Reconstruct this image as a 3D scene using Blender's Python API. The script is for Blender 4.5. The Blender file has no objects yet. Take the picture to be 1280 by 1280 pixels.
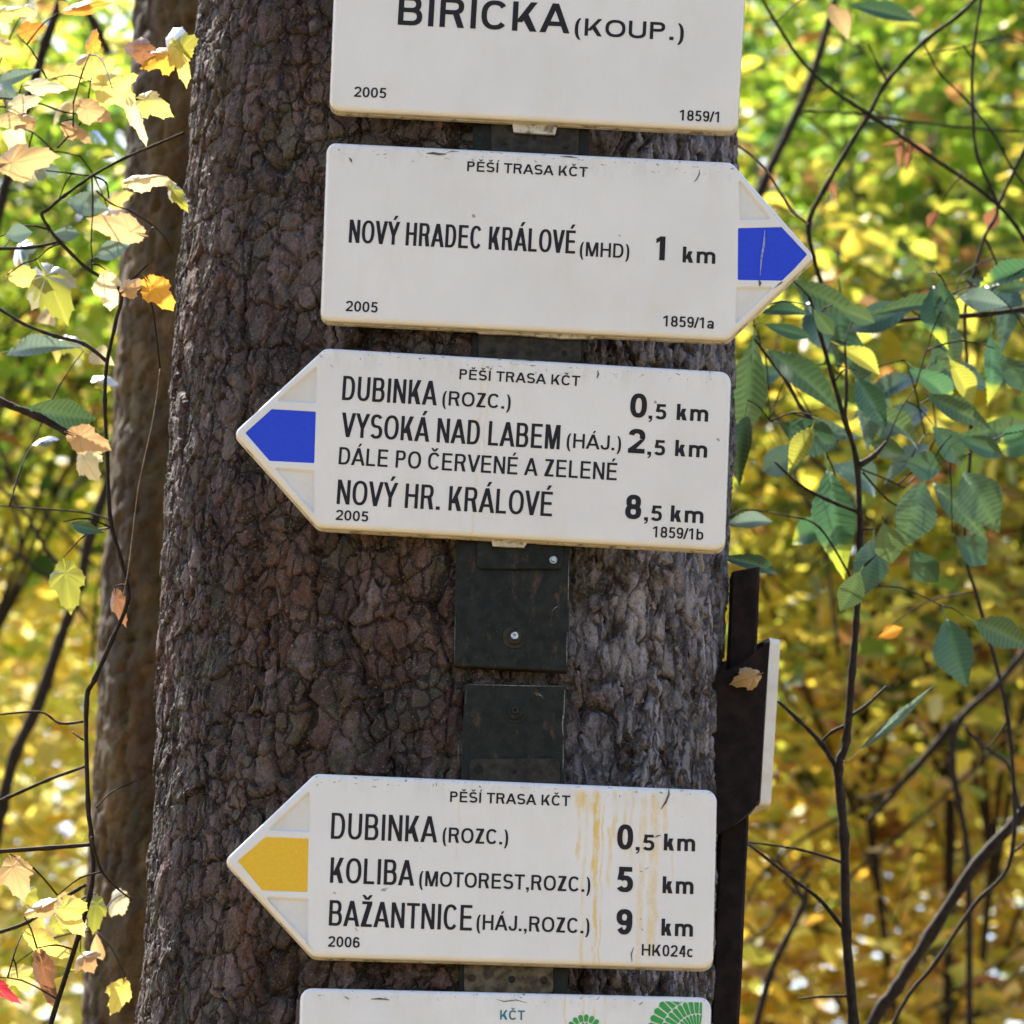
import bpy, bmesh, math, random
import numpy as np
from mathutils import Vector, Matrix, Euler
from mathutils.geometry import tessellate_polygon

random.seed(11)
rng = np.random.default_rng(5)
SC = bpy.context.scene
COL = SC.collection
R = math.radians

# ------------------------------------------------------------------ camera
PITCH, ROLL, DIST = 14.0, 2.2, 5.0
SIGN_Y = -0.322
AIM = Vector((0.0, SIGN_Y, 2.75))
cam_d = bpy.data.cameras.new('camera')
cam = bpy.data.objects.new('camera', cam_d)
COL.objects.link(cam)
CM = Matrix.Rotation(R(90 + PITCH), 4, 'X') @ Matrix.Rotation(R(ROLL), 4, 'Z')
FWD = (CM @ Vector((0, 0, -1, 0))).xyz
CAM = AIM - FWD * DIST
CM = Matrix.Translation(CAM) @ CM
cam.matrix_world = CM
cam_d.sensor_width = 36.0
cam_d.lens = 36.0 * DIST / 1.024
cam_d.clip_start = 0.1
cam_d.clip_end = 900
cam_d.dof.use_dof = True
cam_d.dof.focus_distance = DIST
cam_d.dof.aperture_fstop = (cam_d.lens / 1000) / 0.020
SC.camera = cam
SC.cycles.diffuse_bounces = 7
SC.cycles.max_bounces = 14
# ------------------------------------------------------------------ world, sun, exposure
SUN_EL = 50.0
SUN_AZ = (-0.47, 0.88)                    # horizontal direction towards the sun (behind the trunk, from the left)
w = bpy.data.worlds.new('World'); SC.world = w; w.use_nodes = True
nt = w.node_tree; nt.nodes.clear()
sky = nt.nodes.new('ShaderNodeTexSky'); sky.sky_type = 'NISHITA'; sky.sun_disc = False
sky.sun_elevation = R(SUN_EL); sky.sun_rotation = math.atan2(SUN_AZ[0], SUN_AZ[1])
sky.air_density = 1.0; sky.dust_density = 2.0
bg = nt.nodes.new('ShaderNodeBackground'); bg.inputs[1].default_value = 0.12
wo = nt.nodes.new('ShaderNodeOutputWorld')
nt.links.new(sky.outputs[0], bg.inputs[0]); nt.links.new(bg.outputs[0], wo.inputs[0])
sl = bpy.data.lights.new('sun', 'SUN'); sl.energy = 5.0; sl.angle = R(0.5); sl.color = (1, 0.90, 0.74)
so = bpy.data.objects.new('sun', sl); COL.objects.link(so)
so.location = (-6, 12, 16)
sd = Vector((SUN_AZ[0] * math.cos(R(SUN_EL)), SUN_AZ[1] * math.cos(R(SUN_EL)), math.sin(R(SUN_EL)))).normalized()
so.rotation_euler = sd.to_track_quat('Z', 'Y').to_euler()
SC.view_settings.view_transform = 'Standard'; SC.view_settings.look = 'None'
SC.view_settings.gamma = 1; SC.view_settings.use_curve_mapping = False
SC.view_settings.exposure = 1.88
try:
    SC.view_settings.use_white_balance = True
    SC.view_settings.white_balance_temperature = 6050
    SC.view_settings.white_balance_tint = 12
except Exception:
    pass

def P(px, py, Y):
    """point of the plane y = Y (metres) met by the line of sight through photograph position px, py"""
    k = 1.024 / 1280 / DIST
    d = (CM @ Vector(((px - 640) * k, (640 - py) * k, -1, 0))).xyz
    return CAM + d * ((Y - CAM.y) / d.y)

def scale_at(Y):                           # metres per photograph pixel at depth Y
    return 1.024 / 1280 / DIST * (Y - CAM.y) / math.cos(R(PITCH))

# ------------------------------------------------------------------ helpers
def prop(o, label=None, cat=None, group=None, kind=None):
    for k, v in (('label', label), ('category', cat), ('group', group), ('kind', kind)):
        if v: o[k] = v
    return o

def empty(name, loc=(0, 0, 0), mat=None, **kw):
    o = bpy.data.objects.new(name, None); COL.objects.link(o)
    o.empty_display_size = 0.05
    if mat is not None: o.matrix_world = mat
    else: o.location = loc
    return prop(o, **kw)

def link(name, me, mats, parent=None, smooth=True):
    o = bpy.data.objects.new(name, me); COL.objects.link(o)
    for m in (mats if isinstance(mats, (list, tuple)) else [mats]): 
        if len(me.materials) < (len(mats) if isinstance(mats, (list, tuple)) else 1): me.materials.append(m)
    if smooth: me.shade_smooth()
    if parent is not None: o.parent = parent
    return o

def mesh(name, verts, faces, mats, parent=None, smooth=False):
    me = bpy.data.meshes.new(name)
    me.from_pydata([tuple(v) for v in verts], [], faces); me.update()
    return link(name, me, mats, parent, smooth)

def np_mesh(name, V, F, smooth=True):
    me = bpy.data.meshes.new(name)
    n, k = F.shape
    me.vertices.add(len(V)); me.vertices.foreach_set('co', V.astype(np.float32).ravel())
    me.loops.add(n * k); me.loops.foreach_set('vertex_index', F.astype(np.int32).ravel())
    me.polygons.add(n)
    me.polygons.foreach_set('loop_start', (np.arange(n) * k).astype(np.int32))
    me.update(calc_edges=True)
    if smooth: me.shade_smooth()
    return me

class NT:
    def __init__(s, name):
        s.m = bpy.data.materials.new(name); s.m.use_nodes = True
        s.t = s.m.node_tree; s.b = s.t.nodes['Principled BSDF']; s.out = s.t.nodes['Material Output']
    def n(s, typ, **kw):
        x = s.t.nodes.new('ShaderNode' + typ)
        for k, v in kw.items():
            if isinstance(k, str) and hasattr(x, k): setattr(x, k, v)
        return x
    def l(s, a, b): s.t.links.new(a, b)
    def set(s, node, i, v):
        if hasattr(v, 'is_output'): s.l(v, node.inputs[i])
        else: node.inputs[i].default_value = v
    def math(s, op, a, b=0.0, clamp=False):
        x = s.n('Math', operation=op, use_clamp=clamp); s.set(x, 0, a); s.set(x, 1, b); return x.outputs[0]
    def ramp(s, v, lo, hi, a=0.0, b=1.0):
        x = s.n('MapRange'); x.interpolation_type = 'SMOOTHSTEP'
        for i, q in enumerate((v, lo, hi, a, b)): s.set(x, i, q)
        return x.outputs[0]
    def mix(s, f, a, b):
        x = s.n('Mix', data_type='RGBA')
        s.set(x, 0, f); s.set(x, 6, a if hasattr(a, 'is_output') else (*a, 1)); s.set(x, 7, b if hasattr(b, 'is_output') else (*b, 1))
        return x.outputs[2]
    def noise(s, vec, scale, detail=3, rough=0.5, dist=0.0):
        x = s.n('TexNoise'); s.l(vec, x.inputs['Vector'])
        x.inputs['Scale'].default_value = scale; x.inputs['Detail'].default_value = detail
        x.inputs['Roughness'].default_value = rough; x.inputs['Distortion'].default_value = dist
        return x.outputs['Fac']
    def obj(s): return s.n('TexCoord').outputs['Object']
    def mapping(s, vec, sc=(1, 1, 1), loc=(0, 0, 0)):
        x = s.n('Mapping'); s.l(vec, x.inputs[0]); x.inputs['Scale'].default_value = sc; x.inputs['Location'].default_value = loc
        return x.outputs[0]
    def bump(s, h, strength=0.4, dist=0.001):
        x = s.n('Bump'); s.l(h, x.inputs['Height']); x.inputs['Strength'].default_value = strength
        x.inputs['Distance'].default_value = dist; s.l(x.outputs[0], s.b.inputs['Normal'])
    def col(s, c): s.set(s.b, 'Base Color', c if hasattr(c, 'is_output') else (*c, 1))
    def rough(s, r): s.set(s.b, 'Roughness', r)

# ------------------------------------------------------------------ materials
def mat_leaf(name, ramp_cols, trans=0.5, rough=0.5, spec=0.3, attr=False, tip=None, vein=0.0, hole=False):
    m = NT(name)
    o = m.obj()
    if attr:
        a = m.n('Attribute'); a.attribute_name = 'tint'; base = a.outputs['Color']
    else:
        oi = m.n('ObjectInfo').outputs['Random']
        f = m.math('ADD', m.math('MULTIPLY', oi, 0.7), m.math('MULTIPLY', m.noise(o, 45, 3), 0.6))
        cr = m.n('ValToRGB'); m.l(m.math('SUBTRACT', f, 0.15), cr.inputs[0])
        el = cr.color_ramp.elements
        el[0].color = (*ramp_cols[0], 1); el[1].color = (*ramp_cols[-1], 1)
        for i, c in enumerate(ramp_cols[1:-1]):
            e = el.new((i + 1) / (len(ramp_cols) - 1)); e.color = (*c, 1)
        base = cr.outputs[0]
        sp = m.ramp(m.noise(o, 160, 2), 0.62, 0.72)
        base = m.mix(m.math('MULTIPLY', sp, 0.6), base, (0.10, 0.05, 0.02))
        vn = m.n('Attribute'); vn.attribute_name = 'vein'
        hs = m.n('HueSaturation'); m.l(base, hs.inputs['Color']); hs.inputs['Value'].default_value = 1.75 if vein >= 0 else .6
        base = m.mix(m.math('MULTIPLY', vn.outputs['Fac'], abs(vein) or .45), base, hs.outputs[0])
        if tip:
            sx = m.n('SeparateXYZ'); m.l(o, sx.inputs[0])
            t = m.math('ADD', sx.outputs[1], m.math('MULTIPLY', m.noise(o, 60, 2), 0.02))
            base = m.mix(m.ramp(t, tip[0], tip[1]), base, tip[2])
    d = m.n('BsdfDiffuse'); m.l(base, d.inputs[0])
    t = m.n('BsdfTranslucent'); m.l(base, t.inputs[0])
    g = m.n('BsdfGlossy'); g.inputs['Roughness'].default_value = rough
    mx = m.n('MixShader'); mx.inputs[0].default_value = trans; m.l(d.outputs[0], mx.inputs[1]); m.l(t.outputs[0], mx.inputs[2])
    fr = m.n('Fresnel'); fr.inputs[0].default_value = 1.4
    mx2 = m.n('MixShader'); m.l(m.math('MULTIPLY', fr.outputs[0], spec), mx2.inputs[0])
    m.l(mx.outputs[0], mx2.inputs[1]); m.l(g.outputs[0], mx2.inputs[2])
    m.l(mx2.outputs[0], m.out.inputs[0])
    return m.m

def mat_simple(name, c, r=0.6, nz=0.25, sc=60, metal=0.0, c2=None, bump=0.2, spec=0.12, wear=False):
    m = NT(name); o = m.obj()
    c2 = c2 or tuple(x * 0.5 for x in c)
    cc_ = m.mix(m.ramp(m.noise(o, sc, 4, 0.6), 0.5 - nz, 0.5 + nz), c2, c)
    if wear: cc_ = m.mix(m.math('MULTIPLY', m.ramp(m.noise(m.mapping(o, (1, .4, 1)), 60, 6, 0.75), 0.54, 0.70), 0.7), cc_, (.085, .050, .030)); cc_ = m.mix(m.math('MULTIPLY', m.ramp(m.noise(o, 260, 4, 0.8), 0.64, 0.70), 0.6), cc_, (.16, .16, .15))
    m.col(cc_)
    m.b.inputs['Specular IOR Level'].default_value = spec
    m.rough(r); m.b.inputs['Metallic'].default_value = metal
    if bump: m.bump(m.noise(o, sc * 4, 4), bump, 0.0008)
    return m.m

def mat_bark(name, cols, grey=None, rust=None, tint=((.075, .036, .034), (.042, .046, .028)), crk=1.0):
    m = NT(name)
    o = m.obj()
    pl = m.n('Attribute'); pl.attribute_name = 'plate'
    pf = pl.outputs['Fac']
    n1 = m.noise(o, 38, 5, 0.65)
    # small broken flakes
    wv = m.n('VectorMath', operation='ADD'); nz_ = m.n('TexNoise'); m.l(o, nz_.inputs['Vector']); nz_.inputs['Scale'].default_value = 55; nz_.inputs['Detail'].default_value = 4
    vs = m.n('VectorMath', operation='SCALE'); m.l(nz_.outputs['Color'], vs.inputs[0]); vs.inputs['Scale'].default_value = 0.022
    m.l(o, wv.inputs[0]); m.l(vs.outputs[0], wv.inputs[1])
    vm = m.mapping(wv.outputs[0], (1, 1, .62))
    vo = m.n('TexVoronoi', feature='DISTANCE_TO_EDGE'); m.l(vm, vo.inputs['Vector']); vo.inputs['Scale'].default_value = 46
    vc = m.n('TexVoronoi'); m.l(vm, vc.inputs['Vector']); vc.inputs['Scale'].default_value = 46
    ll = m.n('Attribute'); ll.attribute_name = 'skylit_grey'
    vo2 = m.n('TexVoronoi', feature='DISTANCE_TO_EDGE'); m.l(m.mapping(wv.outputs[0], (1, 1, .30)), vo2.inputs['Vector']); vo2.inputs['Scale'].default_value = 62
    ck1 = m.ramp(vo.outputs['Distance'], 0.01, 0.10); ck2 = m.ramp(vo2.outputs['Distance'], 0.02, 0.20)
    mx_ = m.n('Mix'); m.l(ll.outputs['Fac'], mx_.inputs[0]); m.l(ck1, mx_.inputs[2]); m.l(ck2, mx_.inputs[3])
    crack = m.math('MAXIMUM', m.math('MAXIMUM', mx_.outputs[0], 1.0 - crk), m.ramp(m.noise(o, 16, 4, .6), 0.50, 0.64))
    cs_ = m.n('SeparateColor'); m.l(vc.outputs['Color'], cs_.inputs[0])
    f = m.math('ADD', m.math('MULTIPLY', pf, 0.45), m.math('MULTIPLY', m.math('SUBTRACT', n1, .25), 1.1))
    f = m.math('ADD', f, m.math('MULTIPLY', cs_.outputs[0], 0.30))
    cr = m.n('ValToRGB'); m.l(m.math('SUBTRACT', f, 0.15), cr.inputs[0])
    el = cr.color_ramp.elements
    el[0].color = (*cols[0], 1); el[1].color = (*cols[-1], 1)
    for i, c in enumerate(cols[1:-1]):
        e = el.new((i + 1) / (len(cols) - 1)); e.color = (*c, 1)
    c = cr.outputs[0]
    cav = m.n('Attribute'); cav.attribute_name = 'cavity'
    c = m.mix(m.math('MULTIPLY', m.ramp(cs_.outputs[1], .55, .8), .42), c, tint[0])
    c = m.mix(m.math('MULTIPLY', m.ramp(cs_.outputs[2], .6, .85), .42), c, tint[1])
    if rust:
        q = m.ramp(m.noise(m.mapping(o, (1, 1, .55), (3, 1, 7)), 7.5, 4, 0.6), 0.52, 0.66)
        c = m.mix(m.math('MULTIPLY', q, 0.6), c, rust)
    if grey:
        gl = m.n('Attribute'); gl.attribute_name = 'skylit_grey'
        q = m.math('MULTIPLY', gl.outputs['Fac'], m.ramp(m.noise(o, 30, 5, 0.7), 0.30, 0.58))  # grey flaky bark on the right, side skylight partly put into its colour
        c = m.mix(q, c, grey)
    pt = m.ramp(m.noise(m.mapping(o, (1, 1, .3), (9, 2, 1)), 11, 4, .6), .36, .64, .62, 1.4)
    hv = m.n('HueSaturation'); m.l(c, hv.inputs['Color']); m.l(pt, hv.inputs['Value']); c = hv.outputs[0]
    # crevice shade painted into the bark colour, darkest in the flake joints
    c = m.mix(m.ramp(cav.outputs['Fac'], 0.0, 0.35, 0.72, 0.0), c, tuple(x * 0.45 for x in cols[0]))
    c = m.mix(m.math('MULTIPLY', m.math('SUBTRACT', 1.0, crack), 0.75), c, tuple(x * 0.35 for x in cols[0]))
    sp = m.ramp(m.noise(o, 420, 3, 0.7), 0.56, 0.72)
    c = m.mix(m.math('MULTIPLY', sp, 0.45), c, tuple(min(1, x * 2.0) for x in cols[-1]))
    c = m.mix(m.math('MULTIPLY', m.ramp(m.noise(o, 300, 3, 0.7), 0.50, 0.36), 0.5), c, cols[0])
    m.col(c); m.rough(0.72)
    m.b.inputs['Specular IOR Level'].default_value = 0.16
    m.bump(m.math('ADD', m.math('ADD', m.noise(o, 220, 6, 0.75), m.math('MULTIPLY', crack, 1.3)), m.math('MULTIPLY', m.noise(m.mapping(o, (1, 1, .4)), 90, 5, 0.7), 1.5)), 1.0, 0.0022)
    return m.m

M = {}
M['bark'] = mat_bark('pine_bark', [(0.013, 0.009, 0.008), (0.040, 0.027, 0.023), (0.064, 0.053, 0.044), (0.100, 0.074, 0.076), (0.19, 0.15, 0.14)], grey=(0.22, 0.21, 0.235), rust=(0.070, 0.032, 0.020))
M['bark2'] = mat_bark('brown_bark', [(0.012, 0.007, 0.002), (0.042, 0.024, 0.006), (0.075, 0.044, 0.011), (0.13, 0.078, 0.022)], rust=(0.075, 0.035, 0.012), tint=((.05, .028, .01), (.05, .045, .015)), crk=0.0)
M['steel'] = mat_simple('dark_steel', (0.017, 0.019, 0.016), 0.42, 0.2, 70, 0.1, (0.008, 0.009, 0.008), 0.4, .10, True)
M['zinc'] = mat_simple('dull_zinc_strap', (0.11, 0.09, 0.06), 0.5, 0.2, 90, 0.3, (0.03, 0.023, 0.017), 0.3)
M['darkstrap'] = mat_simple('dirty_strap', (0.040, 0.036, 0.029), 0.5, 0.2, 90, 0.3, (0.017, 0.014, 0.012), 0.3)
M['screw'] = mat_simple('screw_metal', (0.42, 0.42, 0.42), 0.28, 0.2, 200, 0.9, (0.2, 0.19, 0.18), 0.1)
M['ink'] = mat_simple('black_print', (0.016, 0.016, 0.020), 0.6, 0.3, 500, 0, (0.024, 0.023, 0.028), 0, .08)
M['ink_teal'] = mat_simple('teal_print', (0.02, 0.13, 0.17), 0.45, 0.3, 500, 0, (0.04, 0.17, 0.2), 0)
M['ink_green'] = mat_simple('green_print', (0.035, 0.24, 0.05), 0.45, 0.3, 500, 0, (0.06, 0.32, 0.08), 0)
M['blue'] = mat_simple('blue_paint', (0.022, 0.050, 0.50), 0.35, 0.3, 300, 0, (0.027, 0.060, 0.56), 0)
M['yellow'] = mat_simple('yellow_paint', (0.68, 0.43, 0.03), 0.35, 0.3, 300, 0, (0.62, 0.38, 0.022), 0)
M['twig'] = mat_simple('twig_bark', (0.032, 0.023, 0.016), 0.75, 0.2, 120, 0, (0.013, 0.009, 0.007), 0.4)
M['twig_pale'] = mat_simple('pale_twig_bark', (0.30, 0.22, 0.12), 0.6, 0.2, 120, 0, (0.14, 0.09, 0.05), 0.3)
M['wood'] = mat_simple('dark_wood', (0.020, 0.013, 0.012), 0.8, 0.2, 60, 0, (0.007, 0.005, 0.005), 0.6)
M['signback'] = mat_simple('dark_sign_back', (0.016, 0.012, 0.009), 0.7, 0.2, 30, 0, (0.03, 0.018, 0.01), 0.3)

def mat_white(name, base=(0.63, 0.617, 0.60), drips=(), rect=(0.404, 0.176), specks=22, seed=0):
    """off-white pressed sheet with grime below, chipped grey specks along the top edge and run marks"""
    m = NT(name); o = m.obj()
    sx = m.n('SeparateXYZ'); m.l(o, sx.inputs[0])
    x, y, z = sx.outputs
    c = m.mix(m.ramp(m.noise(o, 9, 3, 0.5), 0.3, 0.7), base, tuple(v * 0.94 for v in base))
    c = m.mix(m.math('MULTIPLY', m.ramp(m.noise(o, 420, 2, 0.7), 0.45, 0.8), 0.22), c, (0.50, 0.47, 0.43))
    c = m.mix(m.math('MULTIPLY', m.ramp(m.noise(m.mapping(o, (1, .45, 1), (seed, 1, 3)), 22, 5, 0.65), 0.46, 0.72), 0.22), c, (0.50, 0.46, 0.36))
    edge = m.math('MULTIPLY', m.ramp(y, rect[1] / 2 - 0.030, rect[1] / 2 - 0.002), m.ramp(m.noise(m.mapping(o, (1, .3, 1), (seed, 3, 1)), 70, 5, 0.7), 0.45, 0.65))
    c = m.mix(m.math('MULTIPLY', edge, 0.2), c, (0.34, 0.32, 0.27))
    yel = (0.60, 0.42, 0.10)
    wob = m.math('MULTIPLY', m.math('SUBTRACT', m.noise(m.mapping(o, (.6, 1, 1)), 34, 3), 0.5), 0.010)
    tot = None
    for (dx, dw, y0, y1, a) in drips:       # centre, half width, bottom, top, strength (metres, sign space)
        dd = m.math('ABSOLUTE', m.math('ADD', m.math('SUBTRACT', x, dx), wob))
        k = m.math('MULTIPLY', m.ramp(dd, dw * 0.55, dw * 1.35, 1, 0), m.ramp(y, y0 - 0.006, y0 + 0.012))
        k = m.math('MULTIPLY', k, m.ramp(y, y1 - 0.004, y1 + 0.002, a, 0))
        tot = k if tot is None else m.math('MAXIMUM', tot, k)
    if tot is not None:
        br = m.ramp(m.noise(m.mapping(o, (1, .30, 1)), 110, 5, 0.75), 0.36, 0.60, 0.15, 1.15)
        c = m.mix(m.math('MULTIPLY', tot, br), c, yel)
    # moss and dust dirt on the back flange (pressed edge) and lower rim
    dirt = m.ramp(m.noise(o, 55, 4, 0.7), 0.30, 0.70, 0.45, 1.0)
    lowz = m.ramp(z, -0.0055, -0.0018, 1, 0)
    c = m.mix(m.math('MULTIPLY', lowz, dirt), c, (0.36, 0.32, 0.235))
    moss = m.ramp(m.noise(m.mapping(o, (1, 1, 1), (seed, 4, 0)), 85, 5, 0.75), 0.50, 0.62)
    c = m.mix(m.math('MULTIPLY', m.math('MULTIPLY', m.ramp(z, -0.010, -0.0045, 1, 0), moss), 0.85), c, (0.085, 0.062, 0.03))
    sp = m.math('MULTIPLY', m.ramp(m.noise(m.mapping(o, (1, 1.8, 1), (seed, 0, 0)), 130, 3, 0.7), 0.62, 0.67),
                m.ramp(y, rect[1] / 2 - 0.016, rect[1] / 2 - 0.004))
    c = m.mix(m.math('MULTIPLY', sp, 0.85), c, (0.10, 0.09, 0.085))
    fl = m.ramp(m.noise(m.mapping(o, (1, 1, 1), (seed + 5, 2, 0)), 60, 2, 0.5), 0.74, 0.77)
    c = m.mix(m.math('MULTIPLY', fl, 0.7), c, (0.12, 0.11, 0.10))
    m.col(c); m.rough(m.ramp(m.noise(o, 30, 3), 0.2, 0.8, 0.34, 0.5))
    m.bump(m.noise(o, 240, 3), 0.10, 0.0006)
    return m.m

# ------------------------------------------------------------------ stroke lettering
def ring(cx, cy, rx, ry, a0, a1, pv, ph, n=None):
    n = n or max(6, int(abs(a1 - a0) / 12))
    e = 2 / 2.35
    out, inn = [], []
    for i in range(n + 1):
        a = R(a0 + (a1 - a0) * i / n); c, s = math.cos(a), math.sin(a)
        ux = math.copysign(abs(c) ** e, c); uy = math.copysign(abs(s) ** e, s)
        out.append((cx + rx * ux, cy + ry * uy)); inn.append((cx + max(rx - pv, rx * .05) * ux, cy + max(ry - ph, ry * .05) * uy))
    return [[out[i], out[i + 1], inn[i + 1], inn[i]] for i in range(n)]
def rect(x0, y0, x1, y1): return [[(x0, y0), (x1, y0), (x1, y1), (x0, y1)]]
def diag(xb, xt, y0, y1, hw): return [[(xb, y0), (xb + hw, y0), (xt + hw, y1), (xt, y1)]]

ADV = dict(A=1.0, B=.98, C=1.0, D=1.0, E=.92, G=1.06, H=1.0, I=.40, J=.76, K=1.0, L=.84, M=1.17, N=1.0, O=1.07, P=.92, R=1.0,
           S=.92, T=.86, U=1.0, V=.93, Y=.93, Z=.86, k=.76, m=1.2, a=.76, b=.80, c=.74)
ACC = {'Á': 'A´', 'É': 'E´', 'Í': 'I´', 'Ý': 'Y´', 'Ě': 'Eˇ', 'Š': 'Sˇ', 'Č': 'Cˇ', 'Ř': 'Rˇ', 'Ž': 'Zˇ', 'Ú': 'U´'}

def glyph(ch, W, H, pv, ph):
    """polygon list of a sans glyph whose ink box is W wide and H high (cap height)"""
    q = []
    hw = pv * 1.12
    m = H * .5
    if ch == 'A':
        q += diag(0, W / 2 - hw * .52, 0, H, hw) + diag(W - hw, W / 2 - hw * .48, 0, H, hw) + rect(W * .22, H * .23, W * .78, H * .23 + ph)
    elif ch == 'B':
        t = H * .52
        q += rect(0, 0, pv, H) + rect(pv, 0, W * .55, ph) + rect(pv, t - ph / 2, W * .55, t + ph / 2) + rect(pv, H - ph, W * .52, H)
        q += ring(W * .52, (t + H) / 2 - ph / 4, W * .42, (H - t) / 2 + ph / 4, -90, 90, pv, ph) + ring(W * .55, (t + ph / 2) / 2, W * .45, (t + ph / 2) / 2, -90, 90, pv, ph)
    elif ch in 'CG':
        q += ring(W / 2, m, W / 2, m, 38, 322, pv, ph)
        if ch == 'G': q += rect(W - pv, H * .14, W, H * .48) + rect(W * .55, H * .48 - ph, W - pv, H * .48)
    elif ch == 'D':
        q += rect(0, 0, pv, H) + rect(pv, 0, W * .45, ph) + rect(pv, H - ph, W * .45, H) + ring(W * .45, m, W * .55, m, -90, 90, pv, ph)
    elif ch == 'E':
        q += rect(0, 0, pv, H) + rect(pv, 0, W, ph) + rect(pv, m - ph / 2 + H * .02, W * .93, m + ph / 2 + H * .02) + rect(pv, H - ph, W * .98, H)
    elif ch == 'H': q += rect(0, 0, pv, H) + rect(W - pv, 0, W, H) + rect(pv, m - ph / 2 + H * .02, W - pv, m + ph / 2 + H * .02)
    elif ch == 'I': q += rect(W / 2 - pv / 2, 0, W / 2 + pv / 2, H)
    elif ch == 'J': q += rect(W - pv, H * .3, W, H) + ring(W / 2, H * .3, W / 2, H * .3, 180, 360, pv, ph)
    elif ch == 'K': q += rect(0, 0, pv, H) + diag(pv * .6, W - hw * 1.15, H * .30, H, hw * 1.1) + [[(W * .36, H * .50), (W - hw * 1.15, 0), (W, 0), (W * .36 + hw, H * .64)]]
    elif ch == 'L': q += rect(0, 0, pv, H) + rect(pv, 0, W, ph)
    elif ch == 'M': q += rect(0, 0, pv, H) + rect(W - pv, 0, W, H) + diag(W / 2 - hw / 2, pv * .25, 0, H, hw) + diag(W / 2 - hw / 2, W - pv * .25 - hw, 0, H, hw)
    elif ch == 'N': q += rect(0, 0, pv, H) + rect(W - pv, 0, W, H) + diag(W - pv * 1.1, 0, 0, H, pv * 1.1)
    elif ch in 'O0': q += ring(W / 2, m, W / 2, m, 0, 360, pv, ph, 30)
    elif ch in 'PR':
        t = H * .44
        q += rect(0, 0, pv, H) + rect(pv, t, W * .55, t + ph) + rect(pv, H - ph, W * .55, H) + ring(W * .55, (t + H) / 2, W * .41, (H - t) / 2, -90, 90, pv, ph)
        if ch == 'R': q += diag(W - hw * 1.1, W * .50, 0, t + ph * .4, hw * 1.08)
    elif ch == 'S':
        q += ring(W / 2, H * .75 - ph / 4, W / 2 * .95, H * .25 + ph / 4, 28, 270, pv, ph) + ring(W / 2, H * .25 + ph / 4, W / 2, H * .25 + ph / 4, 90, -154, pv, ph)
    elif ch == 'T': q += rect(0, H - ph, W, H) + rect(W / 2 - pv / 2, 0, W / 2 + pv / 2, H - ph)
    elif ch == 'U': q += rect(0, H * .35, pv, H) + rect(W - pv, H * .35, W, H) + ring(W / 2, H * .35, W / 2, H * .35, 180, 360, pv, ph)
    elif ch == 'V': q += diag(W / 2 - hw * .5, 0, 0, H, hw) + diag(W / 2 - hw * .5, W - hw, 0, H, hw)
    elif ch == 'Y': q += diag(W / 2 - hw * .5, 0, H * .40, H, hw) + diag(W / 2 - hw * .5, W - hw, H * .40, H, hw) + rect(W / 2 - pv / 2, 0, W / 2 + pv / 2, H * .46)
    elif ch == 'Z': q += rect(W * .05, H - ph, W * .97, H) + rect(0, 0, W, ph) + diag(0, W - hw * 1.4, ph * .7, H - ph * .7, hw * 1.35)
    elif ch == '1': q += rect(W * .55 - pv / 2, 0, W * .55 + pv / 2, H) + [[(W * .08, H * .70), (W * .55, H * .86), (W * .55, H), (W * .42, H), (W * .08, H * .70 + ph)]]
    elif ch == '2':
        q += ring(W / 2, H * .70, W / 2, H * .30, 172, -32, pv, ph) + rect(0, 0, W, ph)
        q += [[(0, ph * .8), (pv * 1.35, ph * .8), (W * .93, H * .52), (W * .72, H * .585), (W * .60, H * .50)]]
    elif ch == '4': q += rect(W * .62, 0, W * .62 + pv, H) + rect(0, H * .23, W, H * .23 + ph) + diag(0, W * .62 - hw * .35, H * .23 + ph * .6, H, hw)
    elif ch == '5':
        q += rect(W * .14, H - ph, W * .93, H) + diag(W * .06, W * .14, H * .48, H - ph, pv) + ring(W / 2, H * .33, W / 2, H * .33, 138, -152, pv, ph)
    elif ch in '69':
        q += ring(W / 2, H * .32, W / 2, H * .32, 0, 360, pv, ph, 24) + ring(W / 2, m, W / 2, m, 35, 190, pv, ph)
        if ch == '9': q = [[(W - x, H - y) for x, y in p] for p in q]
    elif ch == '8': q += ring(W / 2, H * .75 - ph / 4, W / 2 * .92, H * .25 + ph / 4, 0, 360, pv, ph, 22) + ring(W / 2, H * .26 + ph / 4, W / 2, H * .26 + ph / 4, 0, 360, pv, ph, 22)
    elif ch == '3': q += ring(W / 2, H * .75 - ph / 4, W / 2, H * .25 + ph / 4, 160, -90, pv, ph) + ring(W / 2, H * .25 + ph / 4, W / 2, H * .25 + ph / 4, 90, -160, pv, ph)
    elif ch == '(': q += ring(W * 1.5, H * .37, W * 1.5, H * .70, 118, 242, pv, ph * .2)
    elif ch == ')': q += ring(-W * .5, H * .37, W * 1.5, H * .70, -62, 62, pv, ph * .2)
    elif ch == '.': q += rect(W / 2 - pv * .6, 0, W / 2 + pv * .6, ph * 1.2)
    elif ch == ',': q += rect(W / 2 - pv * .6, 0, W / 2 + pv * .6, ph * 1.2) + [[(W / 2, 0), (W / 2 + pv * .6, 0), (W / 2 + pv * .35, -ph * .8), (W / 2 - pv * .35, -ph * 1.3), (W / 2 - pv * .5, -ph * .9), (W / 2, -ph * .5)]]
    elif ch == '/': q += diag(0, W - pv, 0, H, pv)
    elif ch == 'k': q += rect(0, 0, pv, H) + diag(pv * .6, W - hw * 1.3, H * .22, H * .72, hw * 1.1) + diag(W - hw * 1.1, W * .36, 0, H * .44, hw * 1.1)
    elif ch == 'm':
        x = H * .73; a = (W - pv * 3) / 2
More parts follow.
